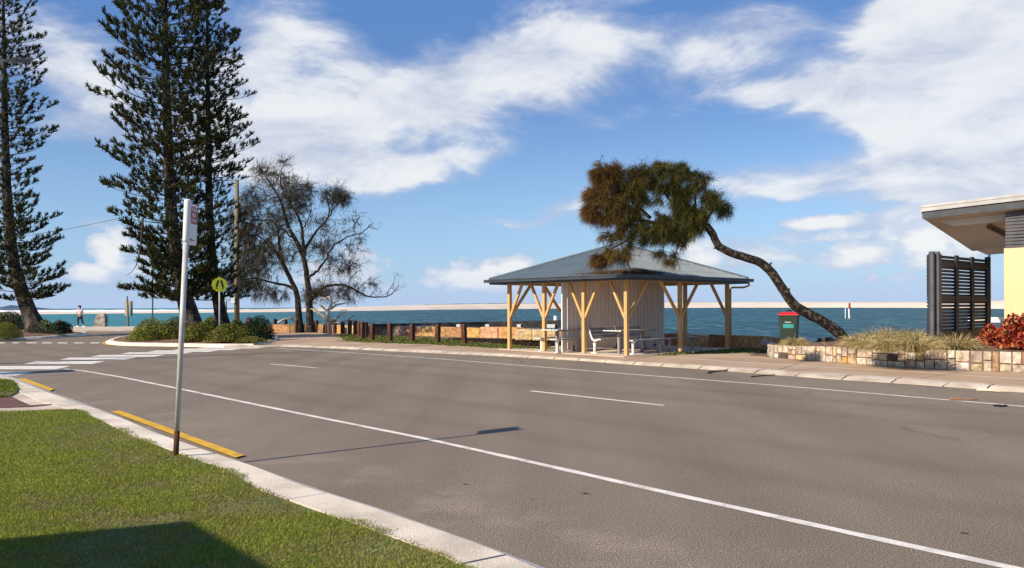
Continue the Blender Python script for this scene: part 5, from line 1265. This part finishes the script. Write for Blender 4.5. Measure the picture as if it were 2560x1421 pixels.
# ---- wind-blown she-oaks
def ell(cl, n, Y, dep, r, grow=1.0):
    """sample n clump centres in photo-traced ellipses (cx, cy, rx, ry, weight, depth shift)"""
    w = np.array([c[2] * c[3] * c[4] for c in cl], float); w /= w.sum(); out = []
    for i in r.choice(len(cl), n, p=w):
        cx, cy, rx, ry = cl[i][:4]; sh_ = cl[i][5] if len(cl[i]) > 5 else 0
        u = nrm(r.normal(size=3)) * r.random() ** .42 * grow
        p = P(cx + u[0] * rx, cy + u[1] * ry, Y + sh_ + u[2] * rx / F * Y * dep); out.append((p, i, u))
    return out
def sheoak(name, label, limbs, clumps, Y, n, seed, needle, palette_of, spread=.32, nper=26, twigs_extra=0, foot=.07, wind=(-.45, 0, -.5), nw=.012, dep=1.0, radj=.04, group=None, k=10, grow=1.0):
    r = np.random.default_rng(seed); rp_ = random.Random(seed); base = P(limbs[0][0][0], limbs[0][0][1], Y); base.z = foot
    t = thing(name, label, 'tree', base, 0, group); BR_ = Vector(base); b = MB(); nodes = []
    for li, lm in enumerate(limbs):
        pts = []
        for q in lm[:-1]:
            x, y = q[0], q[1]; dy = q[2] if len(q) > 2 else 0; pts.append(P(x, y, Y + dy))
        r0, r1 = lm[-1]
        if li == 0: pts[0].z = foot - .15
        sm_ = dense(pts, .12 if lm[-1][0] > .14 and Y < 30 else .22); sm_ = [sum([sm_[min(max(i + j, 0), len(sm_) - 1)] for j in (-1, 0, 1)], Vector()) / 3 + Vector((rp_.uniform(-1, 1), rp_.uniform(-1, 1), rp_.uniform(-1, 1))) * (radj * (.25 if r0 > .09 else 1) if 0 < i < len(sm_) - 1 else 0) for i, p in enumerate(sm_)]
        N__ = len(sm_); rd = [r0 + (r1 - r0) * (i / (N__ - 1)) ** .85 for i in range(N__)]
        if li == 0: rd = [x * (1 + .5 * math.exp(-i / 1.5)) for i, x in enumerate(rd)]
        b.tube(sm_, rd, k if r0 > .05 else 5, jit=.07 if r0 > .07 else 0)
        if li == 0 and Y < 30:
            for f_ in (.32, .47, .62, .78, .88):
                c_ = sm_[int(f_ * len(sm_))]; d_ = Vector((rp_.uniform(-1, 1), rp_.uniform(-.6, .2), rp_.uniform(-.2, 1))).normalized(); b.tube([c_, c_ + d_ * .17, c_ + d_ * .24], [.05, .035, .02], 6)
        if li > 0 or len(limbs) == 1: nodes += [(p, d_) for p, d_ in zip(sm_[1:], rd[1:])]
        else: nodes += [(p, d_) for p, d_ in list(zip(sm_, rd))[int(N__ * .55):]]
    b.build('trunk', bark, t, rel=BR_, smooth=True)
    nn = np3([p for p, _ in nodes]); tw = MB(); NB = []; ND = []; NL = []; NC = []
    def curvy(p, q, amp):
        L = (q - p).length; m1 = p.lerp(q, .35) + Vector((rp_.gauss(0, amp * L), rp_.gauss(0, amp * L), rp_.gauss(.10 * L, amp * L))); m2 = p.lerp(q, .7) + Vector((rp_.gauss(0, amp * L), rp_.gauss(0, amp * L), rp_.gauss(.05 * L, amp * L)))
        return [p, m1, m2, q]
    cents = ell(clumps, n, Y, dep, r, grow)
    made = [nn]
    for (c, ci, u) in sorted(cents, key=lambda x: np.min(((nn - np.array(tuple(x[0]))) ** 2).sum(1))):
        allp = nn; j = int(((allp - np.array(tuple(c))) ** 2).sum(1).argmin()); src = Vector(allp[j])
        pth = curvy(src, c, .10); tw.tube(pth, [.016, .012, .009, .005], 4, caps=False)
        nn = np.vstack([nn, np3(pth[1:])])
        dirt = (pth[-1] - pth[-2]).normalized(); rad = Vector((u[0] , u[2], -u[1]))
        for _ in range(nper):
            f = rp_.random(); st = pth[2].lerp(pth[3], f) + Vector((rp_.gauss(0, .05), rp_.gauss(0, .05), rp_.gauss(0, .05)))
            d = dirt * .5 + rad * (.95 if Y < 30 else .55) + Vector(wind) * rp_.uniform(.6, 1.3) + Vector((rp_.gauss(0, spread), rp_.gauss(0, spread), rp_.gauss(0, spread)))
            NB.append(tuple(st)); ND.append(tuple(d)); NL.append(needle * rp_.uniform(.6, 1.25)); NC.append((c, ci))
    # bare twigs
    for _ in range(twigs_extra):
        j = rp_.randrange(len(nn)); p = Vector(nn[j]); L = rp_.uniform(.2, .55 if Y < 30 else .8); d = Vector((rp_.gauss(.15, .8), rp_.gauss(0, .7), rp_.gauss(.35, .6))).normalized()
        q = p + d * L; pth = curvy(p, q, .13); tw.tube(pth, [.012, .009, .007, .004], 3, caps=False)
        for _ in range(2):
            e_ = q + Vector((rp_.gauss(0, .16), rp_.gauss(0, .16), rp_.gauss(.05, .16))); tw.tube([pth[2], e_], [.006, .003], 3, caps=False)
    tw.build('twigs', twig_m, t, rel=BR_)
    NB, ND, NL = np.array(NB) - np.array(tuple(BR_)), np.array(ND), np.array(NL)
    V, Q, K = blades(NB, ND, NL, nw, .30, 2)
    col = palette_of(NC, r); np_mesh('crown', V, Q, needle_m, col[K], t); return t
def pal_far(NC, r):
    n = len(NC); ci = np.array([c[1] for c in NC]); h = (np.sin(ci * 77.7) * .5 + .5)
    return pick([(.065, .060, .034), (.09, .078, .045), (.045, .042, .024), (.13, .10, .06), (.075, .075, .035)], n, .3) * (.75 + .5 * h)[:, None]
def pal_hero(NC, r):
    n = len(NC); ci = np.array([c[1] for c in NC]); h = (np.sin(ci * 91.7) * .5 + .5)[:, None]; base = pick([(.070, .070, .018), (.105, .098, .024), (.04, .045, .014), (.16, .135, .04)], n, .3) * (.6 + .7 * h); red = pick([(.19, .085, .028), (.15, .075, .026), (.23, .11, .04), (.11, .065, .024)], n, .3)
    x = np.array([c[0].x for c in NC]); z = np.array([c[0].z for c in NC]); w = np.clip((3.9 - x) / 1.7, 0, 1) * .8
    w = np.maximum(w, np.clip((3.4 - z) / .8, 0, 1) * .35); pickr = (rng.random(n) < w)[:, None]; return np.where(pickr, red, base)
LA_ = [[(751, 829), (747, 790), (745, 750), (738, 722), (722, 690), (706, 655), (700, 628), (.23, .10)],
       [(741, 728), (722, 714), (700, 712), (670, 704), (640, 694), (610, 700), (.10, .03)],
       [(716, 676, 0), (695, 640, .3), (672, 612, .5), (645, 588, .6), (612, 590, .8), (590, 600, 1), (.09, .02)],
       [(700, 630), (697, 600), (694, 570), (700, 560), (715, 563), (.10, .04)], [(697, 585), (690, 556), (665, 548), (640, 552), (610, 545), (590, 560), (.07, .02)],
       [(706, 655, 0), (690, 625, -.6), (668, 600, -.9), (650, 580, -1.2), (635, 560, -1.4), (.07, .02)],
       [(655, 590, .5), (648, 560, .7), (640, 530, .9), (625, 505, 1), (.04, .015)], [(640, 550), (620, 520), (612, 490), (.035, .012)]]
LB_ = [[(777, 829), (774, 780), (773, 740), (768, 700), (764, 665), (758, 640), (740, 600), (722, 572), (.25, .11)],
       [(722, 572), (712, 535), (704, 510), (690, 480), (672, 455), (655, 425), (646, 410), (.12, .02)],
       [(762, 640), (757, 600), (755, 570), (748, 545), (730, 515), (712, 490), (700, 455), (705, 425), (.11, .02)],
       [(760, 630, 0), (776, 600, .3), (798, 570, .4), (818, 552, .5), (826, 520, .6), (812, 490, .6), (815, 470, .6), (.10, .02)],
       [(818, 552), (836, 520), (850, 500), (858, 480), (.05, .015)],
       [(770, 695, 0), (795, 676, -.5), (812, 655, -.6), (836, 612, -.7), (862, 594, -.6), (890, 588, -.5), (915, 575, -.5), (935, 566, -.5), (948, 578, -.5), (.09, .015)],
       [(890, 588), (880, 570), (892, 550), (905, 540), (.03, .01)], [(915, 578), (925, 560), (940, 556), (.025, .008)],
       [(774, 755), (792, 735), (808, 718), (835, 712), (868, 714), (893, 728), (923, 745), (948, 742), (968, 745), (985, 730), (1000, 712), (.12, .015)],
       [(925, 744), (932, 725), (945, 715), (.03, .01)], [(968, 745), (972, 722), (986, 705), (996, 680), (.025, .008)], [(985, 731), (1003, 722), (.02, .006)],
       [(868, 714), (880, 695), (893, 680), (905, 672), (.03, .01)], [(893, 728), (905, 712), (920, 705), (.03, .01)],
       [(745, 600, 0), (720, 590, -.5), (700, 560, -.8), (676, 540, -1), (660, 510, -1), (640, 500, -1), (.06, .015)],
       [(755, 575), (772, 548), (778, 520), (770, 500), (.04, .012)]]
CA_ = [(640, 620, 70, 110, .3), (665, 560, 40, 60, .3), (608, 560, 40, 48, 1.2), (640, 610, 48, 40, .9), (625, 662, 44, 34, 1.3), (596, 690, 26, 42, 1.2), (650, 722, 45, 22, 1.1), (690, 735, 30, 16, 1.0), (610, 510, 22, 34, .8), (680, 640, 26, 26, .35), (618, 700, 34, 22, 1.0)]
CB_ = [(770, 600, 90, 90, .10), (700, 620, 60, 60, .12), (850, 640, 60, 50, .16), (720, 500, 70, 50, .22), (850, 560, 50, 40, .10), (840, 740, 60, 20, .3), (650, 432, 22, 20, 1.0), (680, 440, 26, 18, .8), (712, 412, 14, 12, .7), (725, 470, 40, 26, .9), (640, 490, 30, 24, .6), (745, 500, 32, 30, .9), (790, 478, 16, 14, .6), (838, 492, 34, 18, 1.5), (862, 508, 16, 10, .8),
       (770, 560, 50, 26, .12), (735, 640, 22, 18, .5), (805, 620, 14, 12, .5), (795, 735, 32, 20, 1.0), (765, 755, 14, 14, .5), (838, 660, 22, 22, .45), (872, 672, 20, 16, .5), (876, 730, 28, 16, .7), (925, 712, 20, 12, .35), (908, 600, 22, 10, .2), (694, 560, 30, 30, .3), (560 + 150, 520, 30, 22, .5)]
sheoak('sheoak_tree', 'left of two dark wispy she-oaks, leaning over the island bed', LA_, CA_, 47.5, 850, 11, .42, pal_far, spread=.40, nper=20, twigs_extra=500, nw=.015, radj=.05, grow=1.15, group='she-oaks by the bollards', wind=(-.35, 0, -.75))
sheoak('sheoak_tree', 'right of two dark she-oaks, with bare twisting twigs reaching right', LB_, CB_, 47.0, 950, 12, .34, pal_far, spread=.5, nper=12, twigs_extra=3200, nw=.014, radj=.06, grow=1.25, group='she-oaks by the bollards', wind=(-.2, 0, -.45))
HL = [[(2122, 852, .4), (2100, 834), (2060, 805), (2020, 785), (1990, 768), (1968, 742), (1948, 708), (1925, 676), (1900, 656), (1868, 645), (1838, 637), (1808, 624), (1790, 612), (1788, 596), (1776, 576), (1762, 562), (.165, .105)],
      [(1776, 576), (1758, 552), (1738, 545), (1715, 548), (1690, 560), (1660, 562), (1632, 552), (1605, 556), (1575, 548), (.10, .04)],
      [(1762, 562), (1768, 540), (1790, 520), (1808, 500), (.05, .02)], [(1738, 545), (1730, 510), (1745, 480), (1742, 450), (1755, 440), (.05, .015)],
      [(1715, 548), (1690, 515), (1672, 496), (1655, 480), (1648, 462), (1655, 440), (.05, .015)], [(1672, 496), (1664, 470), (1668, 445), (.025, .01)],
      [(1632, 552), (1600, 520), (1570, 500), (1545, 470), (1525, 440), (1510, 420), (.06, .015)], [(1575, 548), (1545, 540), (1515, 520), (1490, 510), (.05, .015)],
      [(1605, 556), (1590, 585), (1560, 610), (1530, 620), (1515, 630), (.04, .012)], [(1590, 585), (1575, 615), (1565, 635), (.03, .01)], [(1690, 560), (1670, 590), (1640, 600), (1622, 618), (.035, .02)],
      [(1715, 548), (1705, 580), (1700, 610), (1690, 630), (1680, 650), (.03, .01)], [(1575, 548), (1560, 572), (1530, 590), (1505, 600), (.03, .01)]]
HC = [(1668, 470, 18, 18, .7), (1690, 465, 16, 16, .8), (1640, 500, 16, 12, .6), (1600, 500, 22, 22, .9), (1690, 500, 12, 14, .6), (1700, 522, 20, 26, 1.0), (1668, 548, 26, 12, 1.1), (1640, 575, 26, 14, .9), (1622, 598, 26, 16, .9), (1700, 560, 26, 26, 1.0), (1655, 592, 26, 14, .9), (1600, 560, 26, 22, .9), (1540, 520, 34, 34, .9), (1580, 430, 14, 12, .6), (1725, 580, 20, 18, .9), (1512, 440, 42, 42, 1.15), (1545, 430, 22, 30, .9), (1486, 490, 26, 26, 1.1), (1478, 530, 24, 26, 1.2), (1520, 500, 34, 30, 1.1), (1512, 548, 26, 20, 1.0), (1560, 480, 26, 36, 1.25), (1592, 460, 26, 34, 1.2), (1612, 430, 22, 20, .9), (1655, 428, 30, 24, 1.15),
      (1640, 460, 24, 24, .9), (1702, 430, 28, 26, 1.1), (1735, 440, 22, 20, .9), (1762, 445, 18, 12, .6), (1768, 470, 14, 14, .5), (1712, 490, 28, 28, 1.15), (1738, 470, 20, 16, .7), (1785, 500, 34, 26, 1.2), (1810, 525, 20, 18, .7), (1752, 535, 26, 22, 1.1), (1745, 565, 22, 14, 1.0), (1722, 525, 24, 22, .9),
      (1560, 545, 30, 30, .9), (1595, 530, 28, 30, .6), (1650, 570, 30, 16, 1.1), (1690, 585, 30, 22, 1.1), (1708, 610, 14, 12, .8), (1580, 590, 14, 22, .7), (1520, 592, 24, 12, 1.0), (1552, 582, 18, 14, .8), (1500, 652, 22, 14, 1.5), (1530, 636, 24, 12, 1.3), (1565, 640, 14, 20, .9), (1576, 622, 10, 14, .8), (1622, 578, 16, 16, .7),
      (1652, 632, 14, 10, .8), (1672, 655, 18, 9, 1.2), (1690, 640, 12, 14, .6), (1655, 540, 20, 14, .35)]
sheoak('leaning_sheoak', 'wind-bent she-oak with a long curving trunk and brown-green crown over the shelter roof', HL, HC, 21.9, 1650, 21, .23, pal_hero, spread=.30, nper=50, twigs_extra=60, foot=.46, nw=.0095, dep=1.15, radj=.018, wind=(-.42, 0, -.16), k=12, grow=.76)

# bleached dead tree and driftwood by the wall
b = MB(); DT = [[(825, 833), (822, 800), (819, 780), (830, 758), (822, 742), (810, 748), (.16, .04)], [(822, 800), (818, 778), (806, 768), (798, 762), (.09, .03)], [(830, 758), (845, 752), (852, 745), (.05, .03)], [(828, 772), (842, 762), (856, 760), (866, 757), (.07, .03)],
                 [(822, 806), (806, 790), (790, 778), (784, 768), (.10, .04)], [(798, 784), (786, 776), (776, 772), (.04, .02)], [(824, 808), (842, 796), (852, 786), (866, 782), (.08, .03)], [(852, 786), (852, 776), (868, 776), (.03, .02)], [(826, 812), (850, 806), (872, 800), (890, 800), (.07, .02)], [(872, 800), (882, 790), (888, 786), (.03, .02)],
                 [(812, 752), (806, 744), (800, 748), (.03, .02)], [(838, 764), (836, 752), (842, 742), (.03, .02)], [(806, 768), (812, 758), (.03, .02)], [(790, 778), (796, 770), (.03, .015)]]
dt0 = P(825, 833, 44); 
for i, lm in enumerate(DT):
    pts = [P(x, y, 44 + (i % 3 - 1) * .3 * (j > 0)) for j, (x, y) in enumerate(lm[:-1])]; r0, r1 = lm[-1]; b.tube(pts, [r0 + (r1 - r0) * j / (len(pts) - 1) for j in range(len(pts))], 7, jit=.1)
o = b.build('dead_tree', dead_m, loc=dt0, world=True, smooth=True); tag(o, 'bleached dead tree with stubby branches standing behind the bollards', 'tree')
b = MB()
for lm in ([(694, 808), (708, 799), (728, 796), (736, 803), (.07, .05)], [(728, 800), (735, 790), (741, 782), (.06, .03)], [(733, 796), (743, 798), (750, 806), (.05, .03)]):
    pts = [P(x, y, 50.3) for x, y in lm[:-1]]; b.tube(pts, [lm[-1][0]] + [lm[-1][1]] * (len(pts) - 1), 7, jit=.1)
o = b.build('driftwood', dead_m, loc=P(720, 800, 50.3), world=True, smooth=True); tag(o, 'pale driftwood branch lying on the sea wall left of the she-oaks', 'driftwood')
# dead branch hanging in the thick pine
b = MB(); b.tube([P(357, 545, 35.6), P(354, 590, 35.6), P(351, 620, 35.6), P(345, 650, 35.6), P(340, 665, 35.6), P(330, 680, 35.6), P(314, 690, 35.6)], [.05, .045, .035, .025, .02, .012, .008], 5)
o = b.build('dead_branch', twig_m, loc=P(354, 590, 35.6), world=True); tag(o, 'bare dead branch hanging down on the left side of the thick pine', 'branch')

# ================================================================== LITTER ON THE ROAD
def stick(pts, r0, r1, label, mt=bark, z=.03, nm='fallen_stick'):
    w = [G(x, y, z) for x, y in pts]; b = MB(); n = len(w); b.tube(w, [r0 + (r1 - r0) * i / (n - 1) for i in range(n)], 6, jit=.15); o = b.build(nm, mt, loc=w[0], world=True); tag(o, label, 'stick')
stick([(1770, 932), (1778, 930), (1795, 928), (1812, 927), (1828, 920), (1832, 918)], .024, .008, 'dark forked stick lying against the far kerb, left of two')
stick([(1878, 942), (1900, 940), (1920, 939), (1936, 937)], .014, .012, 'dark stick in the gutter of the far kerb, right of two')
stick([(2372, 997), (2400, 999), (2420, 999.5), (2444, 999)], .022, .010, 'curled brown strip of bark lying across the far white line', M('brown_bark', [(.16, .075, .04), (.28, .15, .08)], 12, .9))
stick([(2442, 974), (2475, 976), (2500, 979), (2520, 979)], .03, .012, 'pale strip of bark lying in the gutter at the right', dead_m)
b = MB(); q = G(2500, 1017, .0)
for i in range(7): b.box(q + Vector((random.uniform(-.08, .08), random.uniform(-.05, .05), .015)), (.06, .04, .025), Matrix.Rotation(random.random() * 3, 3, 'Z'))
o = b.build('leaf_clump', black, loc=q, world=True); tag(o, 'small black clump of litter on the far white line', 'litter')
b = MB(); 
for (x, y, s_, mt) in ((1305, 905, .08, 0), (1310, 907, .05, 0), (1380, 912, .03, 0), (1430, 903, .03, 0), (1095, 956, .05, 1), (1162, 1210, .035, 0), (1460, 1233, .04, 0), (2410, 1332, .03, 0), (1415, 941, .03, 0), (1480, 921, .02, 0), (1740, 944, .02, 0), (2225, 961, .04, 0), (2420, 945, .02, 0), (990, 940, .02, 0), (1330, 1248, .02, 0), (560, 1124, .03, 0), (700, 1010, .02, 0), (1900, 1100, .02, 0), (1700, 1180, .02, 0)):
    q = G(x, y, .008); a = random.random() * 6.28; u = Vector((math.cos(a), math.sin(a), 0)) * s_ * 1.3; v = Vector((-math.sin(a), math.cos(a), .3)) * s_ * .5
    b.add([q - u, q - v + Vector((0, 0, .004)), q + u + Vector((0, 0, .012)), q + v], [(0, 1, 2, 3)])
o = b.build('fallen_leaves', M('dry_leaf', [(.10, .05, .03), (.22, .13, .08)], 9, .9)); tag(o, 'scattered dry brown leaves lying on the road', 'leaves', kind='stuff')
o_b = MB(); q = G(1094, 957, .01); o_b.box(q, (.09, .035, .012)); o = o_b.build('litter_wrapper', M('scrap_plastic', [(.10, .20, .20), (.16, .26, .26)], 12, .6), loc=q, world=True, bevel=.005); tag(o, 'tiny turquoise scrap of litter on the middle of the road', 'litter')

# ================================================================== GRASS BLADES
def grass(name, poly, dens_of, L, w, seed, zb, ymax, label, bare=(), fringe=.07, palette=None):
    r = np.random.default_rng(seed); poly = [(p.x, p.y) for p in poly]; xs = [p[0] for p in poly]; ys = [p[1] for p in poly]
    x0, x1, y0, y1 = max(min(xs), -12), max(xs), max(min(ys), 2.6), min(max(ys), ymax)
    dmax = max(dens_of(y0), 1); n = int((x1 - x0) * (y1 - y0) * dmax)
    xy = np.stack([r.uniform(x0, x1, n), r.uniform(y0, y1, n)], 1)
    dn = np.vectorize(dens_of)(np.linspace(0, 60, 240)); keep = r.random(n) < np.interp(xy[:, 1], np.linspace(0, 60, 240), dn) / dmax
    k = xy[:, 0] / xy[:, 1]; keep &= (k > -.72) & (k < .75)
    xy = xy[keep]
    jit = np.stack([np.sin(xy[:, 0] * 9 + xy[:, 1] * 5) + np.sin(xy[:, 1] * 17 - xy[:, 0] * 11) * .6 + r.normal(0, .5, len(xy)), np.cos(xy[:, 1] * 8) + r.normal(0, .5, len(xy))], 1) * fringe * .6
    xy = xy[inpoly(xy + jit, poly)]; n = len(xy)
    def fbm(s):
        v = 0
        for j, (a, b_, ph) in enumerate(((1, .6, 0), (-.7, 1.3, 2), (2.1, -1.7, 4), (3.3, 2.9, 1), (-5, 4.1, 3))): v = v + np.sin(xy[:, 0] * a * s + xy[:, 1] * b_ * s + ph + 1.3 * np.sin(xy[:, 1] * s * 1.1 + j)) / (1 + .4 * j)
        return v / 3.4
    pat = fbm(1.5) * .5 + fbm(4.3) * .5; dry = np.clip(pat * 1.9 + .02, 0, 1)
    for (bx, by, br, bw) in bare:
        c = G(bx, by, .15); dry = np.maximum(dry, bw * np.exp(-((xy[:, 0] - c.x) ** 2 + (xy[:, 1] - c.y) ** 2) / br ** 2))
    drop = r.random(n) < np.clip(dry - .55, 0, .6) * 1.1; xy = xy[~drop]; dry = dry[~drop]; pat = pat[~drop]; n = len(xy)
    base = np.stack([xy[:, 0], xy[:, 1], np.full(n, zb)], 1); d = np.stack([r.normal(0, .55, n), r.normal(0, .55, n), np.ones(n)], 1)
    V, Q, K = blades(base, d, r.uniform(.6, 1.25, n) * L * (1 - .3 * dry), w * (1 + .09 * np.maximum(base[:, 1] - 5, 0)), r.uniform(.1, .5, n), 2)
    gr = pick(palette or [(.225, .27, .036), (.29, .305, .046), (.16, .215, .028), (.36, .34, .075)], n, .22); dr = pick([(.34, .25, .13), (.30, .26, .09), (.40, .31, .19)], n, .25)
    f = (r.random(n) < dry * .75)[:, None]; col = np.where(f, dr, gr) * (1 - .28 * pat)[:, None]
    o = np_mesh(name, V, Q, grass_m, col[K]); tag(o, label, 'grass', kind='stuff')
le2 = [Vector((p.x, p.y, 0)) for p in lawn]
grass('lawn_grass', le2, lambda y: 15000 * min(1, (5.2 / max(y, 1)) ** 1.6), .031, .0046, 31, LZ - .02, 11.5, 'short green lawn beside the near kerb, with dry patches', fringe=.09,
      bare=((235, 1082, .35, .8), (300, 1100, .3, .75), (345, 1145, .28, .7), (180, 1118, .2, .6), (960, 1372, .32, .95), (900, 1400, .25, .7), (1100, 1400, .2, .7), (520, 1200, .3, .55), (430, 1128, .12, .9)))
grass('lawn_grass', lawn2, lambda y: 3200, .06, .009, 32, LZ - .02, 19, 'small patch of bright lawn at the left edge beyond the ramp', bare=((10, 988, .5, .9),), palette=[(.13, .18, .02), (.17, .21, .025)])
for k, pl in enumerate(farturf):
    grass('verge_grass', pl, lambda y: 420, .09, .03, 40 + k, .06, 45, ['thin green grass around the far bollards', 'narrow green grass strip right of the shelter'][k], fringe=.3, palette=[(.12, .15, .03), (.16, .17, .05), (.10, .13, .025)])
# mulch chips and dark leaf litter in front of the sea wall
def chips(name, poly, n, zb, size, pal, label, seed, ymax=60):
    r = np.random.default_rng(seed); P2 = [(p.x, p.y) for p in poly]; xs = [p[0] for p in P2]; ys = [p[1] for p in P2]
    xy = np.stack([r.uniform(min(xs), max(xs), n), r.uniform(min(ys), max(ys), n)], 1); xy = xy[inpoly(xy, P2)]; n = len(xy)
    pos = np.stack([xy[:, 0], xy[:, 1], (zb(xy) if callable(zb) else np.full(n, zb)) + r.uniform(0, .03, n)], 1); nor = r.normal(size=(n, 3)) * .5 + np.array([0, 0, 1])
    V, Q, K = leaves(pos, nor, r.uniform(.5, 1.4, n) * size, r.uniform(.3, .6, n) * size); o = np_mesh(name, V, Q, needle_m, pick(pal, n, .3)[K]); tag(o, label, 'mulch', kind='stuff')
MP = [(.12, .06, .04), (.22, .13, .09), (.07, .035, .025), (.34, .24, .17)]
chips('leaf_litter', gpoly([(1090, 849), (1150, 846), (1290, 848), (1420, 850), (1420, 872), (1290, 868), (1190, 860), (1100, 853)], .05), 16000, .03, .10, [(.045, .028, .02), (.08, .05, .035), (.03, .02, .015)], 'dark leaf litter between the grass and the sea wall', 51)
